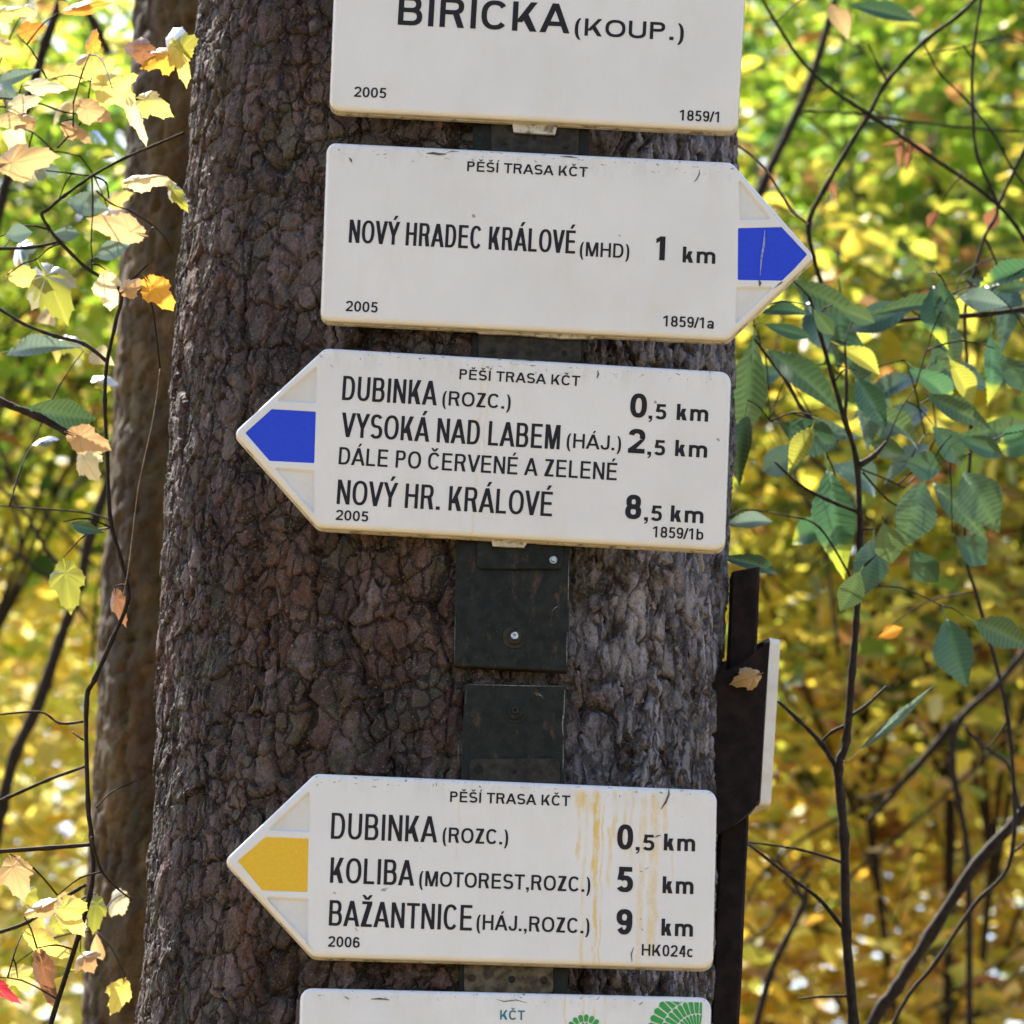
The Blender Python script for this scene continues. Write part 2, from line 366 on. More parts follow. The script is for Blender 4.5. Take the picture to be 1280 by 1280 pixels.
        q += rect(0, 0, pv, x) + rect(pv + a, 0, 2 * pv + a, x * .6) + rect(W - pv, 0, W, x * .6)
        q += ring(pv + a / 2, x * .6, a / 2 + pv, x * .42, 0, 150, pv, ph) + ring(2 * pv + a * 1.5, x * .6, a / 2 + pv, x * .42, 0, 150, pv, ph)
    elif ch == 'a':
        x = H * .74
        q += rect(W - pv, 0, W, x * .65) + ring(W / 2, x * .65, W / 2, x * .35, 0, 165, pv, ph) + ring(W * .45, x * .29, W * .45, x * .29, 0, 360, pv, ph, 20)
    elif ch == 'b': q += rect(0, 0, pv, H) + ring(W / 2, H * .37, W / 2, H * .37, 0, 360, pv, ph, 22)
    elif ch == 'c': q += ring(W / 2, H * .37, W / 2, H * .37, 40, 320, pv, ph)
    return q

def lettering(text, width, H, pen, z):
    """verts, faces of one run of print, from x=0 to x=width, baseline y=0"""
    ph = pen * .88
    spans = []; x = 0.0
    for ch in text:
        b, acc = (ACC[ch][0], ACC[ch][1]) if ch in ACC else (ch, None)
        if b in ADV: a = ADV[b]
        elif b.isdigit(): a = .777
        elif b == ' ': a = .39
        elif b in '()': a = .46
        else: a = .39
        sb = 0.0 if b in 'AVY' else -.06 if b == '/' else .03 if b in 'T1' else .06 if b in 'COGS0569823Jcab' else .09
        if b in '.,': sb = .06
        if b == 'I': sb = .10
        if b in '()': sb = .08
        spans.append((b, acc, x + sb, x + a - sb)); x += a
    lo = spans[0][2]; hi = spans[-1][3]; k = width / (hi - lo)
    V, F = [], []; lv = 0
    for b, acc, x0, x1 in spans:
        if b == ' ': continue
        X0 = (x0 - lo) * k; Wg = (x1 - x0) * k
        pol = glyph(b, Wg, H, pen, ph)
        if acc == '´':
            c = Wg / 2; s = H * .16
            pol += [[(c - s * .25, H * 1.07), (c + s * .35, H * 1.07), (c + s * 1.1, H * 1.26), (c + s * .25, H * 1.26)]]
        if acc == 'ˇ':
            c = Wg / 2; s = H * .19
            pol += [[(c - s * .4, H * 1.06), (c, H * 1.06), (c, H * 1.15), (c - s * .5, H * 1.25), (c - s * 1.1, H * 1.25)],
                    [(c + .00001, H * 1.06), (c + s * .4, H * 1.06), (c + s * 1.1, H * 1.25), (c + s * .5, H * 1.25), (c + .00001, H * 1.15)]]
        for i, p in enumerate(pol):
            zz = z + (i % 40) * 0.000006
            area = sum(p[j][0] * p[(j + 1) % len(p)][1] - p[(j + 1) % len(p)][0] * p[j][1] for j in range(len(p)))
            if area < 0: p = p[::-1]
            F.append(list(range(len(V), len(V) + len(p))))
            V += [(X0 + a, c2, zz) for a, c2 in p]
    return V, F

# ------------------------------------------------------------------ sign bodies
def round_poly(pts, rad, n=5):
    """pts counter-clockwise; rad one radius per corner"""
    out = []; N = len(pts)
    for i in range(N):
        p = Vector(pts[i]); a = (Vector(pts[i - 1]) - p).normalized(); b = (Vector(pts[(i + 1) % N]) - p).normalized()
        ang = a.angle(b); r = rad[i]
        t = r / math.tan(ang / 2); c = p + (a + b).normalized() * (r / math.sin(ang / 2))
        p0, p1 = p + a * t, p + b * t
        a0 = math.atan2(*(p0 - c).yx); a1 = math.atan2(*(p1 - c).yx)
        d = (a1 - a0 + math.pi) % (2 * math.pi) - math.pi
        for k in range(n + 1):
            aa = a0 + d * k / n; out.append((c.x + r * math.cos(aa), c.y + r * math.sin(aa)))
    return out

def inset(poly, d):
    """move a counter-clockwise convex outline inwards by d (vertex count kept)"""
    N = len(poly); out = []
    for i in range(N):
        p = Vector(poly[i]); a = Vector(poly[i - 1]); b = Vector(poly[(i + 1) % N])
        e1 = (p - a).normalized(); e2 = (b - p).normalized()
        n1 = Vector((-e1.y, e1.x)); n2 = Vector((-e2.y, e2.x)); n = (n1 + n2).normalized()
        out.append(p + n * (d / max(.3, n.dot(n1))))
    return [(v.x, v.y) for v in out]

def ccw(p):
    s = sum(p[i][0] * p[(i + 1) % len(p)][1] - p[(i + 1) % len(p)][0] * p[i][1] for i in range(len(p)))
    return p if s > 0 else p[::-1]

def sign_body(outline, radii, pockets, thick=0.016, bev=0.0052):
    """pressed sheet: rolled shoulder, back flange, sunken pockets. returns verts, faces"""
    V, F = [], []
    def add(poly, z): 
        i = len(V); V.extend((x, y, z + 0.0) for x, y in poly); return list(range(i, i + len(poly)))
    def bridge(a, b):
        n = len(a)
        for i in range(n): F.append([a[i], a[(i + 1) % n], b[(i + 1) % n], b[i]])
    base = round_poly(outline, radii)
    back = add(inset(base, -0.0008), -thick); prev = add(inset(base, -0.0008), -thick + 0.006)
    F.append(back[::-1]); bridge(back, prev)
    nx = add(base, -thick + 0.007); bridge(prev, nx); prev = nx
    for k in range(6):
        a = R(90 * k / 5)
        nx = add(inset(base, bev * (1 - math.cos(a))), -bev + bev * math.sin(a)); bridge(prev, nx); prev = nx
    holes = []
    for (pts, dep, rr) in pockets:
        pp = round_poly(ccw(pts), [rr] * len(pts), 3)
        r0 = add(pp, 0.0)
        holes.append((r0, pp))
        rg = r0
        for (ins, dz) in ((0.0005, -.12), (0.0013, -.5), (0.0021, -.88), (0.0027, -1.0)):
            nx = add(inset(pp, ins), dz * dep); bridge(rg, nx); rg = nx
        F.append(rg)
    loops = [[Vector(V[i]) for i in prev]] + [[Vector(V[i]) for i in h[0][::-1]] for h in holes]
    idx = list(prev) + sum([h[0][::-1] for h in holes], [])
    for t in tessellate_polygon(loops):
        a, b, c = [idx[i] for i in t]
        A, B, C = Vector(V[a]), Vector(V[b]), Vector(V[c])
        F.append([a, b, c] if (B - A).cross(C - A).z > 0 else [c, b, a])
    return V, F

BODY = {}

def make_sign(d):
    # frame on the plane y = SIGN_Y, local x along the upper edge, local z towards the viewer
    Y = SIGN_Y + d.get('dy', 0)
    tl, tr = P(*d['TL'], Y), P(*d['TR'], Y)
    bl, br = P(*d['BL'], Y), P(*d['BR'], Y)
    cen = (tl + tr + bl + br) / 4
    ex = ((tr - tl) + (br - bl)).normalized(); ez = Vector((0, -1, 0)); ey = ez.cross(ex).normalized()
    MW = Matrix.Translation(cen) @ Matrix((ex, ey, ez)).transposed().to_4x4()
    INV = MW.inverted()
    def L(p):
        q = INV @ P(p[0], p[1], Y); return (q.x, q.y)
    root = empty('signboard' if 'tip' not in d else 'arrow_sign', mat=MW, label=d['label'], cat='sign', group='trail signs on the pine trunk')
    if 'tip' in d:
        pts = [L(q) for q in (d['TL'], d['BL'], d['BR'], d['TR'])]
        if d['dir'] > 0: out = [L(d['TL']), L(d['BL']), L(d['BR']), L(d['tip']), L(d['TR'])]; rad = [.009, .009, .012, .007, .012]
        else: out = [L(d['TL']), L(d['tip']), L(d['BL']), L(d['BR']), L(d['TR'])]; rad = [.012, .007, .012, .011, .011]
    else:
        out = [L(q) for q in (d['TL'], d['BL'], d['BR'], d['TR'])]; rad = [.011] * 4
    pockets = [([L(q) for q in pk], dep, rr) for pk, dep, rr in d.get('pockets', [])]
    V, F = sign_body(ccw(out), rad if ccw(out) is out else rad[::-1], pockets)
    W2 = (out[0][0], 0)
    o = mesh('plate', V, F, d['mat'], root, True)
    BODY[root.name] = d['mat']
    me = o.data
    me.set_sharp_from_angle(angle=R(38))
    for f in me.polygons:
        if len(f.vertices) > 8 or len(f.vertices) == 3: f.use_smooth = False
    if 'patch' in d:
        pp = round_poly(ccw([L(q) for q in d['patch']]), [0.0015] * len(d['patch']), 2)
        z = -0.0008 * 1.0 + 0.0004
        N = len(pp)
        V = [(x, y, z) for x, y in pp] + [(x, y, z - .0006) for x, y in pp]
        F = [list(range(N))] + [[i, (i + 1) % N, (i + 1) % N + N, i + N][::-1] for i in range(N)]
        mesh('colour_panel', V, F, d['patch_mat'], root)
    for t in d['text']:
        s, x0, y0, x1, cap, pen = t[:6]
        a = L((x0, y0)); b = L((x1, y0 + (x1 - x0) * math.tan(R(2.4))))
        k = scale_at(Y)
        V, F = lettering(s, (b[0] - a[0]), cap * k * 1.02, pen * k, 0.00035)
        dy = t[6] if len(t) > 6 else 0
        V = [(v[0] + a[0], v[1] + a[1] + dy, v[2]) for v in V]
        mesh('lettering', V, F, t[7] if len(t) > 7 else M['ink'], root)
    return root, MW, L

# drips are in sign space: x right, y up, origin at the centre of the rectangular part
k8 = scale_at(SIGN_Y)
def dr(px, w, ytop, ybot, a, cx, cy): return ((px - cx) * k8, w * k8, (cy - ybot) * k8, (cy - ytop) * k8, a)
W_plain = [mat_white('white_enamel_a', seed=0), mat_white('white_enamel_b', seed=3.3), 
           mat_white('white_enamel_c', seed=7.1, drips=[dr(596, 2.2, 445, 680, .28, 655, 560), dr(604, 1.2, 450, 600, .25, 655, 560)])]
c4 = (641, 1090)
W4 = mat_white('white_enamel_stained', base=(.64, .633, .63), seed=9.4, drips=[
    dr(728, 14, 985, 1012, .75, *c4), dr(718, 2.2, 985, 1075, .6, *c4), dr(727, 2.2, 990, 1205, .5, *c4), dr(739, 3.4, 985, 1090, .95, *c4),
    dr(742, 2.6, 990, 1205, .75, *c4), dr(748, 1.4, 1000, 1205, .55, *c4), dr(763, 3.0, 985, 1050, .55, *c4), dr(757, 2.4, 1030, 1105, .55, *c4),
    dr(775, 2.0, 985, 1060, .5, *c4), dr(783, 1.8, 985, 1070, .4, *c4), dr(797, 4.2, 990, 1205, .42, *c4), dr(812, 6.5, 985, 1190, .55, *c4),
    dr(824, 3.2, 985, 1060, .5, *c4), dr(570, 2.0, 1000, 1080, .22, *c4), dr(835, 1.5, 1040, 1100, .3, *c4)])
W5 = mat_white('white_enamel_lowest', base=(.64, .638, .645), seed=14.0, rect=(.404, .176), drips=[
    dr(705, 1.4, 1240, 1345, .5, 632, 1350), dr(727, 1.8, 1240, 1345, .55, 632, 1350), dr(740, 1.8, 1240, 1345, .5, 632, 1350), dr(754, 1.3, 1240, 1345, .5, 632, 1350)])

B, b_, S_ = 4.4, 7.2, 2.4
km = 4.4
S1 = dict(label='white top signboard cut by the frame, reading BIŘIČKA (KOUP.)', mat=W_plain[0], dy=0.0,
    TL=(421, -86), BL=(412, 137), BR=(922, 164), TR=(934, -60),
    text=[('BIŘIČKA', 497, 31, 712, 39, 7.0), ('(KOUP.)', 718, 44, 854.5, 23, 4.4), ('2005', 442.5, 121, 482.5, 13.5, S_), ('1859/1', 848.5, 150.5, 901.5, 14, S_)])
S2 = dict(label='white arrow sign pointing right with a blue tip, reading NOVÝ HRADEC KRÁLOVÉ 1 km', mat=W_plain[1], dir=1,
    TL=(409, 177), BL=(401, 400), BR=(909, 425), TR=(915, 202), tip=(1019, 320),
    pockets=[([(922, 220), (924, 276), (966, 274.5)], .0030, .002), ([(920, 358), (918, 408), (970, 358)], .0030, .002),
             ([(921, 283.5), (920.5, 351.5), (980, 352.5), (1011.5, 318), (978, 282)], .0008, .0015)],
    patch=[(922.5, 285), (921.8, 349.8), (979.5, 350.8), (1009, 318), (977, 283.7)], patch_mat=M['blue'],
    text=[('PĚŠÍ TRASA KČT', 583.7, 214, 734.3, 13, S_), ('NOVÝ HRADEC KRÁLOVÉ', 435.7, 303.3, 718.8, 30, 4.0), ('(MHD)', 724.5, 320, 786.4, 18.5, 2.9),
          ('1', 818, 325, 835, 31, 7), ('km', 853, 328, 894, 20.6, km), ('2005', 432, 389, 471.8, 13.5, S_), ('1859/1a', 828, 408, 892, 14, S_)])
S3 = dict(label='white arrow sign pointing left with a blue tip, reading VYSOKÁ NAD LABEM', mat=W_plain[2], dir=-1,
    TL=(406, 434), BL=(398, 659), BR=(906, 688), TR=(914, 464), tip=(292, 540),
    pockets=[([(397, 455), (343, 502), (396, 505)], .0030, .002), ([(340, 583), (394, 588), (394, 645)], .0030, .002),
             ([(304, 541), (339, 509.5), (396.5, 513), (394.5, 580.5), (336, 577.5)], .0008, .0015)],
    patch=[(306.5, 541), (339.6, 511.3), (395, 514.3), (392.9, 579), (337, 576)], patch_mat=M['blue'],
    text=[('PĚŠÍ TRASA KČT', 574, 474, 725, 13, S_), ('DUBINKA', 427.3, 500, 546, 31, 4.1), ('(ROZC.)', 552.6, 506.5, 638, 18.5, 3.0),
          ('0', 787, 521.6, 808, 31, 6.6), (',5', 810, 523.5, 832.5, 19.6, 4.0), ('km', 845.5, 525, 885, 20.6, km),
          ('VYSOKÁ NAD LABEM', 425.7, 546, 699.6, 31, 4.1), ('(HÁJ.)', 708, 559.5, 776, 18.5, 3.0), ('2', 784.7, 566, 805.5, 31, 6.8),
          (',5', 808.5, 568.5, 831, 19.6, 4.0), ('km', 843.5, 570, 883.7, 20.6, km),
          ('DÁLE PO ČERVENÉ A ZELENÉ', 423, 580.4, 771, 22, 3.2),
          ('NOVÝ HR. KRÁLOVÉ', 420.6, 630, 690, 31, 4.1), ('8', 781, 648.5, 801, 31, 6.6), (',5', 804.5, 650.5, 827, 19.6, 4.0), ('km', 838, 652, 879, 20.6, km),
          ('2005', 419.5, 650, 460, 13, S_), ('1859/1b', 815, 671.5, 879, 14, S_)])
S4 = dict(label='white arrow sign with yellow tip pointing left, stained by ochre drips', mat=W4, dir=-1,
    TL=(394, 966), BL=(391, 1196), BR=(891, 1211), TR=(896, 987), tip=(280, 1075),
    pockets=[([(388, 986), (332, 1038.5), (388, 1041)], .0030, .002), ([(330, 1120), (386, 1123), (386, 1183)], .0030, .002),
             ([(294.5, 1076), (331, 1044.5), (387.5, 1046.5), (386, 1117), (327, 1115)], .0008, .0015)],
    patch=[(297, 1076), (332, 1046.3), (386, 1048.3), (384.5, 1115), (327.7, 1113)], patch_mat=M['yellow'],
    text=[('PĚŠÍ TRASA KČT', 562.4, 1002.4, 712.5, 13, S_), ('DUBINKA', 413.4, 1048.5, 546.4, 32, 4.1), ('(ROZC.)', 553, 1053, 635, 18.5, 3.0),
          ('0', 771, 1061.8, 791, 31, 6.6), (',5', 794, 1062.8, 817.7, 19.6, 4.0), ('km', 829.6, 1063, 868.8, 20.6, km),
          ('KOLIBA', 412.3, 1103.5, 517.5, 31, 4.1), ('(MOTOREST,ROZC.)', 523.7, 1107.5, 737.7, 18.5, 3.0), ('5', 770, 1115, 791, 31, 6.8), ('km', 828, 1116.5, 866.7, 20.6, km),
          ('BAŽANTNICE', 410.8, 1157, 589.7, 31, 4.1), ('(HÁJ.,ROZC.)', 595.4, 1162, 736.7, 18.5, 3.0), ('9', 770, 1168, 790, 31, 6.8), ('km', 826.5, 1169.5, 866, 20.6, km),
          ('2006', 410, 1183.5, 449.5, 13, S_), ('HK024c', 802, 1194.5, 866.7, 14, S_)])
S5 = dict(label='white lowest signboard with green leaf emblem and teal KČT lettering, mostly below the frame', mat=W5,
    TL=(376, 1234), BL=(370, 1458), BR=(884, 1470), TR=(889, 1246),
    text=[('KČT', 625, 1274.5, 656, 11.5, 2.1, 0, M['ink_teal'])])

def strap(root, L, x0, y0, x1, y1, zc, mat, holes, lab=None):
    """perforated mounting strap behind a sign with its screws"""
    pts = [L((x0, y0)), L((x0, y1)), L((x1, y1)), L((x1, y0))]
    pp = round_poly(ccw(pts), [0.006] * 4, 4); N = len(pp)
    V = [(x, y, zc + .0015) for x, y in inset(pp, .0007)] + [(x, y, zc + .0009) for x, y in pp] + [(x, y, zc - .0015) for x, y in pp]
    F = [list(range(N))]
    for r_ in (0, 1): F += [[i + r_ * N, i + (r_ + 1) * N, (i + 1) % N + (r_ + 1) * N, (i + 1) % N + r_ * N] for i in range(N)]
    F.append([i + 2 * N for i in range(N)][::-1])
    o = mesh('mounting_strap', V, F, mat, root)
    for (hx, hy, rad, mt, hh) in holes:
        c = L((hx, hy)); screw(o, c, zc + .0015, rad, mt, hh)
    return o

def screw(parent, c, z, rad, mt, hh):
    V, F = [], []; n = 16
    prof = [(rad * 1.55, 0.0), (rad * 1.5, .0008), (rad * 1.0, .0009), (rad * 1.0, .0009 + hh * .7), (rad * .8, .0009 + hh), (rad * .35, .0009 + hh), (rad * .3, .0005 + hh * .6)]
    for r_, h in prof:
        for i in range(n):
            a = 2 * math.pi * i / n; q = 1 + (.04 if (i // 2) % 2 else 0)
            V.append((c[0] + r_ * q * math.cos(a), c[1] + r_ * q * math.sin(a), z + h))
    for k in range(len(prof) - 1):
        F += [[k * n + i, k * n + (i + 1) % n, (k + 1) * n + (i + 1) % n, (k + 1) * n + i] for i in range(n)]
    F.append([(len(prof) - 1) * n + i for i in range(n)])
    return mesh('screw', V, F, mt, parent, False)

r1, MW1, L1 = make_sign(S1)
r2, MW2, L2 = make_sign(S2)
r3, MW3, L3 = make_sign(S3)
r4, MW4, L4 = make_sign(S4)
r5, MW5, L5 = make_sign(S5)
ZS = -0.0185
sc_, dk = M['screw'], M['darkstrap']
strap(r1, L1, 614, 130, 724, 189, ZS, dk, [(668, 166, .0016, M['steel'], .0006), (630, 171, .0028, dk, .001), (707, 174, .003, dk, .001)])
strap(r2, L2, 598, 392, 727, 448, ZS, dk, [(617, 432, .002, M['steel'], .0006), (661, 434, .0022, dk, .001), (706, 436, .002, M['steel'], .0006)])
strap(r3, L3, 596, 640, 704, 706, ZS, M['steel'], [(600.5, 688, .0018, dk, .0012), (692, 695, .0025, sc_, .0025)])
strap(r4, L4, 587, 944, 700, 1000, ZS, dk, [(598, 957, .0030, M['steel'], .0015), (643, 960, .0018, M['steel'], .0006), (690, 961, .0026, dk, .002)])
strap(r4, L4, 580, 1180, 692, 1239, ZS, M['zinc'], [(590, 1219, .0026, dk, .0015), (640, 1221, .0024, M['steel'], .0006), (680, 1222, .0026, dk, .0015)])
# rim lip of the top board where the sheet was folded
def lip(root, L, pts, z):
    q = ccw([L(p) for p in pts]); N = len(q)
    V = [(x, y, z) for x, y in q] + [(x, y, z - .004) for x, y in q]
    mesh('folded_lip', V, [list(range(N))] + [[i, i + N, (i + 1) % N + N, (i + 1) % N] for i in range(N)] + [[i + N for i in range(N)][::-1]], BODY[root.name], root)
lip(r1, L1, [(640, 145), (642, 160.5), (694, 164), (698, 148)], -.0112)
lip(r2, L2, [(590, 408), (600, 413), (640, 414), (700, 419), (742, 419), (745, 412)], -.0112)
lip(r3, L3, [(612, 664), (616, 679), (655, 681), (664, 668)], -.0112)

# leaf emblem of the lowest sign: radiating green segments with white grooves
def emblem(L, root, cx, cy, r0, r1, a0, a1, n, rows, name, clip=None):
    V, F = [], []
    for j in range(rows):
        ra = r0 + (r1 - r0) * j / rows + 1.0; rb = r0 + (r1 - r0) * (j + 1) / rows
        for i in range(n):
            b0 = a0 + (a1 - a0) * (i + .10 + .25 * (j % 2)) / n; b1 = a0 + (a1 - a0) * (i + .90 + .25 * (j % 2)) / n
            pts = []
            for (a, rr) in ((b0, ra), (b0, rb - 2), ((b0 * 2 + b1) / 3, rb), ((b0 + 2 * b1) / 3, rb), (b1, rb - 2), (b1, ra)):
                x, y = cx + rr * math.cos(R(a)), cy - rr * math.sin(R(a))
                if clip: x = min(x, clip[0]); y = max(y, clip[1] + (x - cx) * .03)
                pts.append(L((x, y)))
            if ccw(pts) is not pts: pts = pts[::-1]
            F.append(list(range(len(V), len(V) + 6))); V += [(x, y, .0004) for x, y in pts]
    return mesh(name, V, F, M['ink_green'], root)
emblem(L5, r5, 872, 1297, 12, 64, 75, 190, 12, 3, 'leaf_emblem', (877.5, 1253))
emblem(L5, r5, 731, 1292, 4, 24, 10, 170, 8, 2, 'tree_emblem')

def scuff(root, L, pts, w, mat, name='scuff'):
    """a scraped mark: thin ragged stroke lying on the sheet"""
    q = [Vector(L(p)) for p in pts]; k = scale_at(SIGN_Y); V, F = [], []
    for i, p in enumerate(q):
        d = (q[min(i + 1, len(q) - 1)] - q[max(i - 1, 0)]).normalized(); n_ = Vector((-d.y, d.x))
        h = w * k * .5 * (random.uniform(.6, 1.2) if 0 < i < len(q) - 1 else .25)
        V += [(*(p - n_ * h), .0007), (*(p + n_ * h), .0007)]
    F = [[2 * i, 2 * i + 2, 2 * i + 3, 2 * i + 1] for i in range(len(q) - 1)]
    return mesh(name, V, F, mat, root)
M['scuff'] = mat_simple('grey_scuff', (0.13, 0.12, 0.115), 0.7, 0.2, 300, 0, (0.06, 0.055, 0.05), 0)
M['scratch'] = mat_simple('pale_scratch', (0.30, 0.33, 0.50), 0.6, 0.2, 300, 0, (0.12, 0.16, 0.45), 0)
for r_, L_, pts, w_ in [(r2, L2, [(533, 192), (541, 191.6), (550, 193), (558, 192.6)], 3.2), (r2, L2, [(436.5, 197), (438.5, 200), (440, 203.5)], 2.5), (r2, L2, [(874, 212), (874, 218), (871, 224), (867, 228)], 1.6),
        (r2, L2, [(949, 350), (950, 354), (949.5, 358)], 4), (r2, L2, [(558, 191), (566, 189), (574, 190)], 1.6), (r3, L3, [(747, 463), (748, 468), (746, 473)], 2.6), (r3, L3, [(413, 456), (416, 459)], 2),
        (r4, L4, [(836, 986), (836, 993), (832, 1003), (826, 1012)], 2.4), (r4, L4, [(825, 990), (828, 992)], 5), (r4, L4, [(774, 994), (775, 997)], 2.6), (r4, L4, [(818, 1047), (822, 1045), (826, 1044)], 2.6),
        (r4, L4, [(800, 1090), (803, 1089)], 2.8), (r4, L4, [(806, 1087), (811, 1084)], 2), (r4, L4, [(545, 979), (546, 983)], 3), (r4, L4, [(792, 1184), (789, 1193), (790, 1203)], 2), (r4, L4, [(800, 1148), (802, 1150)], 2.4),
        (r4, L4, [(802, 1161), (804, 1163)], 3), (r4, L4, [(444, 1160), (447, 1164)], 2.4), (r5, L5, [(431, 1246), (436, 1249)], 5), (r5, L5, [(464, 1249), (475, 1248.5), (487, 1250)], 3.4), (r5, L5, [(799, 1256), (803, 1253)], 4),
        (r5, L5, [(650, 1246), (652, 1248)], 3), (r5, L5, [(620, 1249), (630, 1252), (645, 1250), (660, 1254)], 1.0), (r3, L3, [(640, 449), (655, 450), (668, 452)], 2.0), (r2, L2, [(700, 195.5), (712, 196), (722, 197.5)], 1.8)]:
    scuff(r_, L_, pts, w_, M['scuff'])
scuff(r2, L2, [(956, 288), (955, 305), (952, 322), (950, 345)], 2.6, M['scratch'], 'scratch')

# ------------------------------------------------------------------ mounting plates on the trunk
M['wear'] = mat_simple('worn_paint_edge', (0.20, 0.20, 0.19), 0.5, 0.2, 300, 0.2, (0.06, 0.06, 0.055), 0)
def plate_thing(quad, label, bolts, Yf, wear=()):
    tl, bl, br, tr = [P(x, y, Yf) for x, y in quad]
    cen = (tl + bl + br + tr) / 4
    ex = ((tr - tl) + (br - bl)).normalized(); ez = Vector((0, -1, 0)); ey = ez.cross(ex).normalized()
    MW = Matrix.Translation(cen) @ Matrix((ex, ey, ez)).transposed().to_4x4(); INV = MW.inverted()
    root = empty('mounting_plate', mat=MW, label=label, cat='metal plate', group='dark plates screwed to the trunk')
    L = lambda p: tuple((INV @ P(p[0], p[1], Yf))[:2])
    pp = round_poly(ccw([L(q) for q in quad]), [.0025] * 4, 3); N = len(pp)
    # a shallow channel section: face plus two returned side flanges that reach the bark
    V = [(x, y, 0) for x, y in inset(pp, .0012)] + [(x, y, -.0009) for x, y in pp] + [(x, y, -.014) for x, y in pp]
    F = [list(range(N))]
    for r_ in (0, 1): F += [[i + r_ * N, i + (r_ + 1) * N, (i + 1) % N + (r_ + 1) * N, (i + 1) % N + r_ * N] for i in range(N)]
    F.append([i + 2 * N for i in range(N)][::-1])
    mesh('plate', V, F, M['steel'], root)
    for (x, y, rad, mt, hh) in bolts: screw(root, L((x, y)), 0, rad, mt, hh).name = 'bolt'
    for pts, sw in wear: scuff(root, L, pts, sw, M['wear'], 'paint_chip')
    return root
PY = -0.3005
plate_thing([(592, 60), (590, 300), (735, 306), (738, 66)], 'dark steel plate just visible between the top board and the first arrow', [], PY)
plate_thing([(590, 330), (588, 560), (728, 566), (730, 336)], 'dark steel plate just visible between the two blue-tipped arrows', [], PY)
plate_thing([(572, 590), (567, 832), (710, 839), (714, 596)], 'larger dark plate with a shiny bolt, directly under the VYSOKÁ arrow', [(643, 797, .0075, M['darkstrap'], .004), (643.3, 797, .0045, M['screw'], .009), (689, 768, .0014, M['darkstrap'], .001)], PY,
    [([(711, 700), (710.5, 730), (710, 760)], 1.2), ([(709, 790), (708.5, 815), (708.5, 832)], 1.8), ([(569, 770), (568.5, 800), (568.5, 822)], 1.0), ([(690, 764), (694, 760), (698, 757)], 1.4)])
plate_thing([(581, 854), (571, 1120), (703, 1124), (708, 857)], 'lower dark plate with one dull round bolt, just above the yellow-tipped arrow', [(644, 890, .0078, M['steel'], .003), (644, 889, .0044, M['darkstrap'], .005), (672, 868, .0012, M['zinc'], .001)], PY,
    [([(584, 856), (620, 856.5), (660, 857.5), (702, 858)], 1.3), ([(706, 862), (705, 890), (703, 905), (704, 920)], 2.6), ([(704, 925), (704, 950), (703.5, 965)], 1.4), ([(668, 866), (674, 868), (680, 873)], 2.2), ([(573, 930), (572.5, 955)], 1.6), ([(583, 862), (582, 880)], 1.2)])
plate_thing([(575, 1150), (573, 1400), (708, 1404), (710, 1154)], 'dark steel plate behind the strap above the lowest board', [], PY)

# ------------------------------------------------------------------ noise for the bark relief
def hash2(i, j, s):
    n = (i.astype(np.int64) * 374761393 + j.astype(np.int64) * 668265263 + s * 1442695041) & 0x7fffffff
    n = ((n ^ (n >> 13)) * 1274126177) & 0x7fffffff
    n = ((n ^ (n >> 16)) * 1103515245) & 0x7fffffff
    return ((n ^ (n >> 11)) & 0xfffff) / 1048575.0
def vnoise(x, y, s):
    i, j = np.floor(x), np.floor(y); fx, fy = x - i, y - j
    fx = fx * fx * (3 - 2 * fx); fy = fy * fy * (3 - 2 * fy)
    a, b, c, d = hash2(i, j, s), hash2(i + 1, j, s), hash2(i, j + 1, s), hash2(i + 1, j + 1, s)
    return (a + (b - a) * fx) * (1 - fy) + (c + (d - c) * fx) * fy
def fbm(x, y, s, o=4):
    r, a, t = 0, .5, 0
    for k in range(o): r = r + a * vnoise(x, y, s + k); t += a; a *= .55; x = x * 2.03; y = y * 2.03
    return r / t
def worley(x, y, s):
    """distance to the border of the cell, cell random value, offset from the cell seed"""
    i0, j0 = np.floor(x), np.floor(y)
    f1 = np.full(x.shape, 9.0); f2 = f1.copy(); cid = np.zeros(x.shape); ox = f1.copy(); oy = f1.copy()
    for di in (-1, 0, 1):
        for dj in (-1, 0, 1):
            i, j = i0 + di, j0 + dj
            px = i + .1 + .8 * hash2(i, j, s); py = j + .1 + .8 * hash2(i, j, s + 77)
            dx, dy = x - px, y - py
            d = np.sqrt(dx * dx + dy * dy)
            m1 = d < f1
            f2 = np.where(m1, f1, np.minimum(f2, d))
            cid = np.where(m1, hash2(i, j, s + 31), cid); ox = np.where(m1, dx, ox); oy = np.where(m1, dy, oy)
            f1 = np.where(m1, d, f1)
    return f2 - f1, cid, ox, oy
def sstep(a, b, x):
    t = np.clip((x - a) / (b - a), 0, 1); return t * t * (3 - 2 * t)

